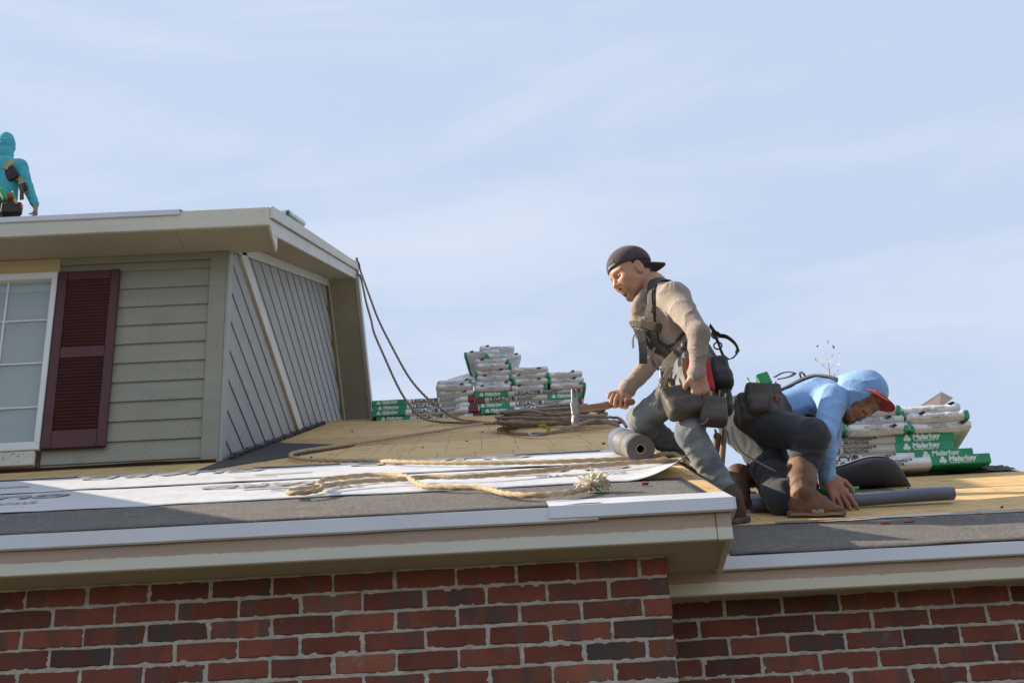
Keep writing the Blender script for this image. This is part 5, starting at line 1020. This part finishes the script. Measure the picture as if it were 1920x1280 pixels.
# hammer in the far hand
ham = empty('hammer', P1(1075, 790, 5.98), 'long-handled steel hammer held out in the far hand of the standing man', 'hammer')
gc = wrF + Vector((-.42, -.10, -.9)).normalized() * .085 + Vector((-.15, -1, .05)).normalized() * .020
ha = gc - HD * .055; hb = P1(1078, 768, 5.98)
hs = Sdf(); hs.cap(ha, ha + (hb - ha) * .25, .0165, .0145, k=.01, flat=((0, 1, 0), 1.25)).cap(ha + (hb - ha) * .25, ha + (hb - ha) * .45, .0145, .017, k=.01, flat=((0, 1, 0), 1.25)).cap(ha + (hb - ha) * .45, hb, .017, .0145, k=.01, flat=((0, 1, 0), 1.25)); sobj('handle', hs, .0045, WOODH, ham)
hu = Vector((.05, 0, 1)).normalized(); hh = Sdf(); hh.rbox(hb, (.017, .014, .028), (HD, (0, 1, 0), hu), .004, k=.01).cap(hb - hu * .02, hb - hu * .050, .0135, .016, k=.008).cap(hb - hu * .050, hb - hu * .062, .0175, .0175, k=.003); hh.rbox(hb + hu * .062, (.0155, .010, .040), (HD + hu * .1, (0, 1, 0), hu), .004, k=.012).rbox(hb + hu * .085 - Vector((0, .0, 0)), (.003, .03, .028), (HD, (0, 1, 0), hu), .001, k=.003, op='s'); sobj('head', hh, .0034, STEEL, ham)
# harness, belt and pouches
S1 = lambda *pp: [P1(*q) for q in pp]
strap_on('harness_strap', s1, S1((1345, 662, 5.78), (1330, 628, 5.76), (1312, 588, 5.76), (1285, 550, 5.77), (1255, 528, 5.78), (1232, 522, 5.78), (1218, 540, 5.76), (1211, 570, 5.74), (1209, 605, 5.74), (1222, 645, 5.74), (1246, 688, 5.74)), .060, WEB, m1)
strap_on('harness_strap', s1, S1((1250, 527, 5.86), (1275, 535, 5.88), (1300, 562, 5.90), (1322, 600, 5.92), (1342, 640, 5.92), (1350, 668, 5.90)), .055, WEB, m1, .004, .007)
strap_on('harness_strap', s1, S1((1236, 655, 5.74), (1262, 640, 5.73), (1290, 618, 5.74)), .012, WEB, m1, .004)
ribbon('strap_tail', smooth_path(S1((1246, 690, 5.70), (1240, 705, 5.68), (1243, 722, 5.68), (1236, 736, 5.68)), .012), .014, .003, [Vector((-.4, -1, 0))] * 80, WEBO, m1)
ribbon('strap_tail', smooth_path(S1((1228, 652, 5.72), (1222, 668, 5.71), (1229, 688, 5.71), (1240, 694, 5.70)), .012), .012, .003, [Vector((-.4, -1, 0))] * 80, WEB, m1)
strap_on('harness_strap', s1, S1((1222, 545, 5.75), (1217, 570, 5.74), (1215, 605, 5.74), (1227, 645, 5.74)), .026, WEBO, m1, .008, .006)
strap_on('harness_strap', s1, S1((1205, 548, 5.95), (1194, 575, 5.93), (1192, 600, 5.90), (1203, 625, 5.84), (1214, 645, 5.80)), .042, WEB, m1)
strap_on('harness_strap', s1, S1((1209, 612, 5.74), (1198, 608, 5.80), (1192, 604, 5.86)), .026, WEBO, m1, .008, .005)
strap_on('harness_strap', s1, S1((1250, 674, 5.73), (1275, 655, 5.72), (1300, 645, 5.73), (1330, 640, 5.78), (1350, 645, 5.85)), .040, WEBO, m1)
strap_on('harness_strap', s1, S1((1222, 640, 5.74), (1232, 660, 5.73), (1245, 690, 5.74)), .022, WEBO, m1, .008, .004)
for px_, hw_, a_ in (((1212, 608, 5.74), (.020, .010, .030), None), ((1216, 578, 5.74), (.017, .009, .022), None), ((1262, 663, 5.73), (.024, .008, .022), 1)):
    q0, n0 = s1.snap(P1(*px_), .012); bk = Sdf(); bk.rbox(q0, hw_, (up1 if a_ else sd1.cross(n0), n0, sd1), .004); sobj('buckle', bk, .004, WEBO, m1)
def ring(name, c, n, r, th, mat_, parent, sx=1.0):
    n = Vector(n).normalized(); u = n.orthogonal().normalized(); w = n.cross(u); v, f = tube([c + (u * math.cos(t) * sx + w * math.sin(t)) * r for t in np.linspace(0, 2 * math.pi, 25)], th, 6); return mobj(name, v, f, mat_, parent, True)
ring('carabiner', P1(1342, 628, 5.90), (.3, -1, .2), .017, .004, STEEL, m1, 1.4); ring('carabiner', P1(1346, 648, 5.88), (.3, -1, .2), .017, .004, STEEL, m1, 1.4); ring('d_ring', s1.snap(P1(1289, 644, 5.70), .012)[0], (0.2, -1, .3), .024, .0045, STEEL, m1)
ribbon('strap_tail', smooth_path(S1((1201, 620, 5.76), (1204, 640, 5.74), (1206, 662, 5.74), (1206, 682, 5.75)), .02), .036, .003, [Vector((-.3, -1, 0))] * 200, WEB, m1)
ribbon('strap_tail', smooth_path(S1((1200, 618, 5.80), (1190, 628, 5.78), (1187, 640, 5.77), (1188, 652, 5.77)), .01), .015, .003, [Vector((-1, -.4, .3))] * 200, WEB, m1)
lp = smooth_path(S1((1330, 610, 5.86), (1345, 628, 5.86), (1362, 632, 5.85), (1378, 645, 5.84), (1382, 658, 5.84), (1374, 670, 5.85), (1360, 672, 5.86), (1352, 660, 5.86), (1345, 640, 5.86), (1334, 622, 5.86)), .012)
ribbon('lanyard_loop', lp, .030, .004, [Vector((.5, 0, .8)) if i < len(lp) * .45 else Vector((.8, 0, -.5)) for i in range(len(lp))], WEB, m1)
bl = Sdf(); bl.cap(wai - up1 * .06, wai - up1 * .0, .156, .150, k=.02, flat=(dp1, 1.24)); bl.plane(wai + up1 * .006, up1).plane(wai - up1 * .066, -up1); sobj('tool_belt', bl, .006, WEBO, m1)
YELP = mat('yellow_plastic', (.6, .45, .06), rough=.5)
def pouch(name, c, hw, tilt, mat_, parent, nrm=(0.05, -1, .25), hollow=True):
    n = Vector(nrm).normalized(); u = Vector((math.sin(tilt), 0, math.cos(tilt))); u = (u - n * u.dot(n)).normalized(); r = u.cross(n)
    s = Sdf(); s.rbox(c, (hw[0], hw[2], hw[1]), (r, n, u), .018, k=.01); s.rbox(c - u * hw[1] * .55 + n * .006, (hw[0] * .86, hw[2], hw[1] * .5), (r, n, u), .02, k=.025)
    if hollow: s.rbox(c + u * hw[1] * .55, (hw[0] - .008, hw[2] - .008, hw[1] * .6), (r, n, u), .006, k=.004, op='s')
    po = sobj(name, s, .0048, mat_, parent, cloth_fold(.0022, 40, c.x)); a, b, t_ = hw[0], hw[2], hw[1]
    for x in (-.55, .55): q = [s.snap(c + r * a * x + n * b * 1.2 + u * z_ * t_, .0005)[0] for z_ in (.7, .3, -.1, -.5)]; ribbon('seam', q, .004, .0015, [n] * 4, LEATH, po)
    if hollow:
        for i_, (x, l_, m_) in enumerate(((-.6, .05, STEEL), (-.2, .035, YELP), (.35, .045, WOODH), (.65, .03, STEEL))): k_ = Sdf(); k_.cap(c + r * a * x + u * t_ * .3, c + r * (a * x + .008 * (i_ - 1)) + u * (t_ + l_), .0055, .005); sobj('tool_in_pouch', k_, .004, m_, po)
    return po, (r, n, u)
pouch('pouch', P1(1278, 752, 5.595), (.078, .074, .036), -.22, LEATH, m1); pouch('pouch', P1(1338, 770, 5.575), (.054, .068, .031), .14, LEATH, m1); pouch('pouch', P1(1250, 728, 5.66), (.036, .050, .026), .15, LEATH, m1)
pouch('back_pouch', P1(1350, 700, 5.76), (.042, .080, .040), -.05, WEB, m1, hollow=False); pouch('back_pouch', P1(1358, 740, 5.76), (.028, .10, .03), .1, WEB, m1, hollow=False)
rb = Sdf(); rb.rbox(P1(1309, 702, 5.655), (.062, .012, .082), ((1, 0.15, 0), (.15, -1, .2), (0, .2, 1)), .01); sobj('red_pad', rb, .006, REDC, m1)
ribbon('pouch_edge', smooth_path(S1((1283, 672, 5.635), (1285, 700, 5.63), (1292, 715, 5.63), (1300, 728, 5.63), (1312, 735, 5.63)), .015), .022, .006, [Vector((0, -1, .2))] * 100, TANP, m1)
ribbon('pouch_strap', smooth_path(S1((1258, 690, 5.68), (1248, 712, 5.62), (1240, 740, 5.60), (1238, 768, 5.61)), .015), .020, .004, [Vector((-.3, -1, .2))] * 100, LEATH, m1)
hk = Sdf(); hk.cap(P1(1359, 806, 5.72), P1(1353, 868, 5.72), .011, .014, k=.01); sobj('spare_hammer_handle', hk, .005, TANP, m1)
hk = Sdf(); hk.cap(P1(1345, 818, 5.74), P1(1342, 856, 5.74), .018, .013, k=.01); sobj('tool_sheath', hk, .006, TANP, m1)
hk = Sdf(); hk.rbox(P1(1367, 820, 5.72), (.006, .004, .03), ((1, 0, 0), (0, 1, 0), (0, 0, 1)), .002).rbox(P1(1359, 800, 5.72), (.012, .008, .022), ((1, 0, 0), (0, 1, 0), (.1, 0, 1)), .003).cap(P1(1341, 806, 5.735), P1(1346, 822, 5.735), .006, .006); sobj('tool_blades', hk, .004, STEEL, m1)
for (x, y) in ((1330, 760), (1326, 778)): pass
v, f = tube(smooth_path(S1((1327, 768, 5.53), (1329, 780, 5.527), (1322, 792, 5.53), (1313, 796, 5.53)), .01), .003, 6); mobj('wire_hook', v, f, STEEL, m1, True)
# ================================================================= kneeling worker
m2 = empty('person', onR(1490, 965), 'kneeling man in blue hooded shirt and dark trousers, bent over the long roll', 'person')
pel2 = P(1408, 790, 5.96); wai2 = P(1446, 776, 5.95); che2 = P(1530, 748, 6.01); nb2 = P(1588, 736, 6.0); shR = P(1560, 752, 5.86); shL = P(1572, 742, 6.19); elR = P(1546, 818, 5.70); wrR = P(1551, 893, 5.77); elL = P(1556, 822, 6.28); wrL = P(1540, 890, 6.2)
ax2 = (nb2 - pel2).normalized(); sd2 = (shR - shL).normalized(); dp2 = ax2.cross(sd2).normalized()
s2 = Sdf(); s2.cap(wai2, che2, .116, .132, k=.05, flat=(dp2, 1.32)).cap(che2, nb2 - ax2 * .05, .132, .088, k=.05, flat=(dp2, 1.28)).cap(shL, shR, .060, .068, k=.06)
s2.cap(shR, elR, .061, .047, k=.04).cap(elR, wrR, .050, .037, k=.02, wr=(.0018, .025, 2.)).cap(shL, elL, .066, .05, k=.04).cap(elL, wrL, .05, .038, k=.02); s2.cap(wrR + (elR - wrR).normalized() * .012, wrR, .041, .041, k=.006)
sobj('shirt', s2, .0058, SHIRT2, m2, cloth_fold(.0060, 30, 4.1))
hR = P(1416, 792, 5.85); hL = P(1410, 800, 6.06); kR = P(1522, 818, 5.62); aR = P(1506, 880, 5.655); kL = onR(1472, 935, .075); aL = P(1392, 893, 6.10)
t2 = Sdf(); t2.ell(pel2, (.125, .155, .130), (ax2, sd2, dp2), k=.05).cap(pel2, wai2, .135, .122, k=.05, flat=(dp2, 1.15)); t2.cap(hR, kR, .096, .074, k=.05).cap(kR, aR, .077, .056, k=.025, wr=(.004, .05, .3)); t2.cap(hL, kL, .100, .078, k=.05, wr=(.006, .08, 2.)).cap(kL, P(1440, 898, 6.12), .076, .062, k=.025, wr=(.006, .05, 1.3))
sobj('trousers', t2, .0074, PANT2, m2, cloth_fold(.0065, 28, .7))
bt, bs, bt2, bs2 = Sdf(), Sdf(), Sdf(), Sdf(); hl = onR(1478, 968, .004); to = onR(1586, 966, .004); make_boot(bt, bs, hl, to, NRM, P(1505, 876, 5.655), rs=.066, w=.047)
bt2.cap(P(1452, 892, 6.11), P(1385, 892, 6.10), .060, .050, k=.02, wr=(.004, .04, 1.)).cap(P(1382, 893, 6.10), P(1387, 920, 6.03), .048, .044, k=.03).cap(P(1387, 918, 6.03), P(1394, 940, 5.98), .043, .032, k=.02)
bs2.cap(P(1372, 893, 6.12), P(1380, 938, 6.0), .040, .030, k=.01, flat=((1, 0, 0), 2.2)); BO = [sobj('boot', a_, .006, BOOT, m2, cloth_fold(.0032, 40, 2.2)) for a_ in (bt, bt2)]; sobj('sole', bs, .006, SOLE, BO[0]); sobj('sole', bs2, .007, SOLE, BO[1])
st = Sdf(); st.rbox(P(1529, 876, 5.66), (.004, .010, .030), ((1, 0, 0), (0, 1, 0), (.2, 0, 1)), .002); sobj('pull_strap', st, .003, BOOT, BO[0]); ribbon('boot_welt', smooth_path([bs.snap(onR(x, y, .02), .001)[0] for x, y in ((1480, 969), (1500, 972), (1530, 974), (1560, 973), (1580, 970))], .012), .012, .004, [Vector((0, -1, .2))] * 60, TANP, BO[0])
for (x, y) in ((1527, 961), (1539, 957)):
    q, n_ = bt.snap(P(x, y, 5.58), .001); v, f = ring_sweep(q - n_ * .004, q + n_ * .004, [(0, .0145), (.6, .0145), (1, .011), (1, .001)], 16); mobj('boot_button', v, f, LGREY, m2, True)
hc2 = P(1613, 741, 5.90); RV, UV, FV = RGT, UPV, FWD
h2, W2, fx2 = make_head(hc2, RV * .30 - UV * .52 - FV * .80, RV * .74 + UV * .62 + FV * .10, neck=nb2, sc=.98)
hr2 = Sdf(); make_hand(hr2, wrR, (.38, -.05, -.92), (.05, .85, -.15), (.9, 0, .2), (.16, .14, .16, .2), length=.195, curl_thumb=.25, spread=.14, r=.0095); hr2.cap(wrR + (elR - wrR) * .3, wrR, .034, .029, k=.02)
hl2 = Sdf(); make_hand(hl2, wrL, (.1, -.1, -1), (-1, 0, 0), (0, -1, 0), (.5, .5, .5, .5))
in2 = Sdf(); in2.cap(pel2, nb2, .09, .08, k=.05).cap(shL, shR, .045).cap(shR, elR, .045, .036).cap(elR, wrR, .036, .026).cap(shL, elL, .045, .036).cap(elL, wrL, .036, .026).cap(hR, kR, .07, .05).cap(kR, aR, .05, .04).cap(hL, kL, .07, .05)
sobj('body', [(h2, .0042), (hr2, .0034), (hl2, .004), (in2, .014)], 0, SKIN2, m2)
fh = Sdf()
for y in (1, -1): fh.cap(W2(.087, .014 * y, .029), W2(.072, .046 * y, .031), .0052, .0035, k=.003).cap(W2(.086, .022 * y, .003), W2(.082, .042 * y, .002), .003, .0022, k=.002)
sobj('eyebrows', fh, .0032, HAIR, m2)
f2, l2, u2 = fx2
hd = Sdf(); hd.ell(W2(-.002, 0, .030), (.116, .092, .104), fx2).cap(W2(-.02, 0, -.03), nb2 - ax2 * .01, .092, .088, k=.05).ell(W2(.012, 0, -.06), (.085, .084, .07), fx2, k=.03); hd.ell(W2(.112, 0, -.028), (.105, .063, .100), fx2, k=.008, op='s'); hood = sobj('hood', hd, .0055, SHIRT2, m2, cloth_fold(.0065, 30, 6.0))
vs = []; fs = []
for j in range(9):
    for i in range(15):
        a = (i / 14 - .5) * 2; t = j / 8; wy = .078 * a; vs.append(W2(.098 * math.sqrt(max(0, 1 - (wy / .098) ** 2)) - .002 + .080 * t * (1 - .40 * a * a), wy, .052 - .030 * a * a + .030 * t))
for j in range(8):
    for i in range(14): a = j * 15 + i; fs.append((a, a + 1, a + 16, a + 15))
vo = mobj('cap_visor', vs, fs, REDV, m2, True); vo.modifiers.new('s', 'SOLIDIFY').thickness = .004
sc_ = Sdf(); sc_.cap(W2(.02, .055, -.09), W2(.02, -.055, -.09), .040, .040, k=.03).cap(W2(.055, .03, -.118), W2(.055, -.03, -.118), .02, .02, k=.03); sobj('neck_gaiter', sc_, .006, WEB, m2, cloth_fold(.003, 40, 1))
S2 = lambda *pp: [P(*q) for q in pp]
strap_on('harness_strap', s2, S2((1432, 735, 5.890), (1455, 716, 5.910), (1490, 706, 5.930), (1530, 702, 5.930), (1562, 706, 5.910), (1582, 722, 5.890), (1590, 745, 5.890), (1585, 765, 5.930)), .048, WEB, m2)
strap_on('harness_strap', s2, S2((1445, 712, 6.090), (1500, 702, 6.090), (1560, 704, 6.090)), .042, WEB, m2)
strap_on('waist_strap', s2, S2((1468, 785, 5.890), (1500, 790, 5.890), (1525, 796, 5.890)), .026, WEB, m2)
qd, nd = s2.snap(P(1503, 700, 6.010), .012); ring('d_ring', qd, (1, 0, .5), .026, .005, WEB, m2); ribbon('lanyard', smooth_path(S2((1452, 708, 6.010), (1470, 699, 6.010), (1490, 700, 6.010), (1480, 707, 5.990), (1458, 712, 5.990)), .012), .018, .005, [Vector((0, -.5, 1))] * 60, WEB, m2)
pouch('tool_pouch', P(1432, 752, 5.755), (.080, .082, .042), .06, LEATH, m2); pouch('tool_pouch', P(1408, 770, 5.80), (.06, .075, .05), 0, LEATH, m2, hollow=False); pouch('tool_pouch', P(1452, 762, 5.715), (.030, .055, .025), .05, LEATH, m2, hollow=False)
rt = Sdf(); rt.rbox(P(1456, 746, 5.685), (.006, .003, .020), ((1, 0, 0), (0, -1, .2), (0, .2, 1)), .002); sobj('red_tab', rt, .003, REDC, m2)
gp = Sdf(); gp.rbox(P(1432, 712, 5.75), (.028, .018, .030), ((1, 0, .3), (0, -1, 0), (-.3, 0, 1)), .004); sobj('green_tool', gp, .004, GREENP, m2)
wr_ = smooth_path(S2((1373, 800, 5.74), (1376, 820, 5.72), (1390, 845, 5.70), (1408, 858, 5.69), (1425, 868, 5.69), (1455, 884, 5.70)), .015); v, f = tube(wr_, .0045, 6); mobj('safety_line', v, f, LGREY, m2, True)
kn = empty('utility_knife', onR(1575, 925), 'bright green knife in the hand of the kneeling man', 'knife'); ks = Sdf(); ks.cap(P(1541, 921, 5.835), P(1578, 922, 5.845), .018, .015, k=.015, flat=((0, 1, .3), 1.4)).cap(P(1578, 922, 5.84), P(1608, 914, 5.86), .015, .008, k=.015, flat=((0, 1, .3), 1.4)); sobj('grip', ks, .004, GREENP, kn); kb = Sdf(); kb.rbox(P(1541, 910, 5.83), (.012, .002, .022), ((1, 0, 0), (0, 1, 0), (.4, 0, 1)), .0015); sobj('blade', kb, .003, STEEL, kn)
# ================================================================= worker on the upper ridge, seen from behind
m3 = empty('person', (-4.93, 12.15, upz(12.1)), 'man in turquoise hooded shirt seen from behind on the upper roof, cut by the frame', 'person')
Q = lambda x, y, Y=12.2: atY(x, y, Y); pe3 = Q(2, 402); wa3 = Q(2, 372); ch3 = Q(4, 325); nb3 = Q(6, 298); sR = Q(38, 312, 12.18); sL = Q(-32, 314, 12.18); eR = Q(52, 352, 12.16); w3 = Q(66, 384, 12.12); eL = Q(-52, 352); w3l = Q(-60, 384)
s3 = Sdf(); s3.cap(wa3, ch3, .165, .175, k=.05, flat=((0, 1, .2), 1.45)).cap(ch3, nb3, .170, .10, k=.05, flat=((0, 1, .2), 1.4)).cap(sL, sR, .07, .07, k=.07); s3.cap(sR, eR, .072, .056, k=.04, wr=(.005, .06, 1)).cap(eR, w3, .056, .042, k=.02, wr=(.005, .05, 2)).cap(sL, eL, .072, .056, k=.04).cap(eL, w3l, .056, .042, k=.02); sobj('shirt', s3, .011, SHIRT3, m3, cloth_fold(.006, 24, 3.3))
h3, W3, fx3 = make_head(Q(10, 274, 12.24), (-.1, 1, -.15), (0, .1, 1), neck=nb3); ho = Sdf(); ho.ell(W3(-.01, 0, .03), (.115, .098, .125), fx3).cap(W3(-.02, 0, -.05), nb3, .095, .10, k=.05); ho.ell(W3(.13, 0, -.02), (.07, .06, .09), fx3, k=.01, op='s'); sobj('hood', ho, .009, SHIRT3, m3, cloth_fold(.006, 26, 5))
g3 = Sdf(); make_hand(g3, w3, (.15, -.05, -1), (-1, 0, 0), (0, 1, 0), (.4, .45, .5, .55), length=.195); g4 = Sdf(); make_hand(g4, w3l, (-.1, 0, -1), (1, 0, 0), (0, 1, 0), (.4, .4, .4, .4)); i3 = Sdf(); i3.cap(pe3, nb3, .10, .08).cap(sR, eR, .05, .04).cap(eR, w3, .04, .03)
sobj('body', [(h3, .008), (g3, .005), (g4, .008), (i3, .02)], 0, SKIN2, m3)
ft = Vector((-4.93, 12.15, upz(12.1))); t3 = Sdf(); t3.ell(pe3, (.18, .13, .13), k=.05).cap(pe3 + Vector((.09, 0, -.04)), ft + Vector((.13, -.15, .42)), .10, .075, k=.04).cap(ft + Vector((.13, -.15, .42)), ft + Vector((.14, -.1, .0)), .075, .06).cap(pe3 + Vector((-.09, 0, -.04)), ft + Vector((-.13, .1, .42)), .10, .075, k=.04).cap(ft + Vector((-.13, .1, .42)), ft + Vector((-.14, .2, -.04)), .075, .06); sobj('trousers', t3, .012, PANT2, m3)
YW = cloth_mat('tan_yellow_webbing', (0.55, 0.40, 0.17), fb=.1)
strap_on('harness_strap', s3, [Q(20, 290, 12.0), Q(8, 297, 11.95), Q(1, 308, 11.95)], .05, YW, m3, .006); strap_on('harness_strap', s3, [Q(0, 312, 11.9), Q(14, 325, 11.9), Q(27, 335, 11.92), Q(36, 350, 11.98)], .05, YW, m3, .006); strap_on('harness_strap', s3, [Q(24, 331, 11.9), Q(30, 339, 11.92), Q(37, 352, 12.0)], .052, WEB, m3, .012)
q, n_ = s3.snap(Q(2, 312, 11.9), .01); pd = Sdf(); pd.rbox(q, (.06, .02, .08), ((1, 0, .6), (0, 1, 0), (-.6, 0, 1)), .01); sobj('back_pad', pd, .008, WEB, m3)
blt = Sdf(); blt.cap(pe3 + Vector((0, 0, .03)), pe3 - Vector((0, 0, .03)), .19, .19, k=.02, flat=((0, 1, 0), 1.35)); blt.rbox(Q(22, 392, 12.02), (.10, .04, .06), ((1, 0, 0), (0, 1, 0), (0, 0, 1)), .01, k=.01); sobj('tool_belt', blt, .01, WEB, m3)
for nm, a, b, r_, mt in (('red_pouch', Q(12, 368, 12.0), Q(24, 372, 12.0), .035, REDC), ('green_tool', Q(3, 358, 11.98), Q(10, 372, 11.98), .035, GREENP), ('marker', Q(25, 360, 11.98), Q(29, 378, 11.98), .014, GREENP), ('orange_tool', Q(40, 384, 12.0), Q(41, 390, 12.0), .014, mat('orange_plastic', (.75, .15, .04), rough=.5)), ('yellow_grip', Q(28, 376, 11.97), Q(31, 381, 11.97), .018, YW)):
    k3 = Sdf(); k3.cap(a, b, r_, r_ * .9, k=.005); sobj(nm, k3, .007, mt, m3)
ribbon('side_strap', [Q(37, 345, 12.05), Q(41, 358, 12.03), Q(41, 375, 12.03)], .04, .006, [Vector((0, -1, 0))] * 5, WEBO, m3)
# ================================================================= slender tree behind the right roof, its yellowing top just showing
tr = empty('birch_tree', (4.35, 16.0, -1.6), 'slender tree with sparse yellow leaves showing behind the kneeling man', 'tree'); BARK = mat('pale_bark', (0.42, 0.38, 0.33), (0.25, 0.22, 0.19), scale=8, rough=0.9); LEAF = mat('yellow_leaf', (0.70, 0.52, 0.20), (0.62, 0.50, 0.26), scale=5, rough=0.7)
rr = random.Random(21); top = atY(1552, 676, 16.0); base = Vector((4.35, 16, -1.6)); tp = smooth_path([base, base + Vector((.1, 0, 3)), base + Vector((-.05, 0, 6)), top - Vector((0.02, 0, .8)), top], .25); v, f = tube(tp, .09, 8, taper=lambda t: 1 - .93 * t); mobj('trunk', v, f, BARK, tr, True)
bv = []; bf = []; lv = []; lf = []
for i in range(64):
    t = .35 + .65 * i / 64; p0 = tp[min(int(t * len(tp)), len(tp) - 1)]; l_ = (1 - t) * .9 + .18; a = i * 2.4; d = Vector((math.cos(a), math.sin(a), .9)).normalized(); pts = [p0, p0 + d * l_ * .5, p0 + d * l_ + Vector((0, 0, .08))]; v, f = tube(pts, .006 * (1.25 - t), 4, taper=lambda q: 1 - .7 * q); n = len(bv); bv += v; bf += [tuple(k + n for k in q) for q in f]
    for j in range(9 if t < .9 else 2):
        c = pts[1] + (pts[2] - pts[1]) * rr.random() + Vector((rr.gauss(0, .06), rr.gauss(0, .06), rr.gauss(0, .06))); e1 = Vector((rr.gauss(0, 1), rr.gauss(0, 1), rr.gauss(0, 1))).normalized() * .032; e2 = e1.orthogonal().normalized() * .020; n = len(lv); lv += [c - e1, c + e2, c + e1, c - e2]; lf.append((n, n + 1, n + 2, n + 3))
mobj('branches', bv, bf, BARK, tr); mobj('crown', lv, lf, LEAF, tr)
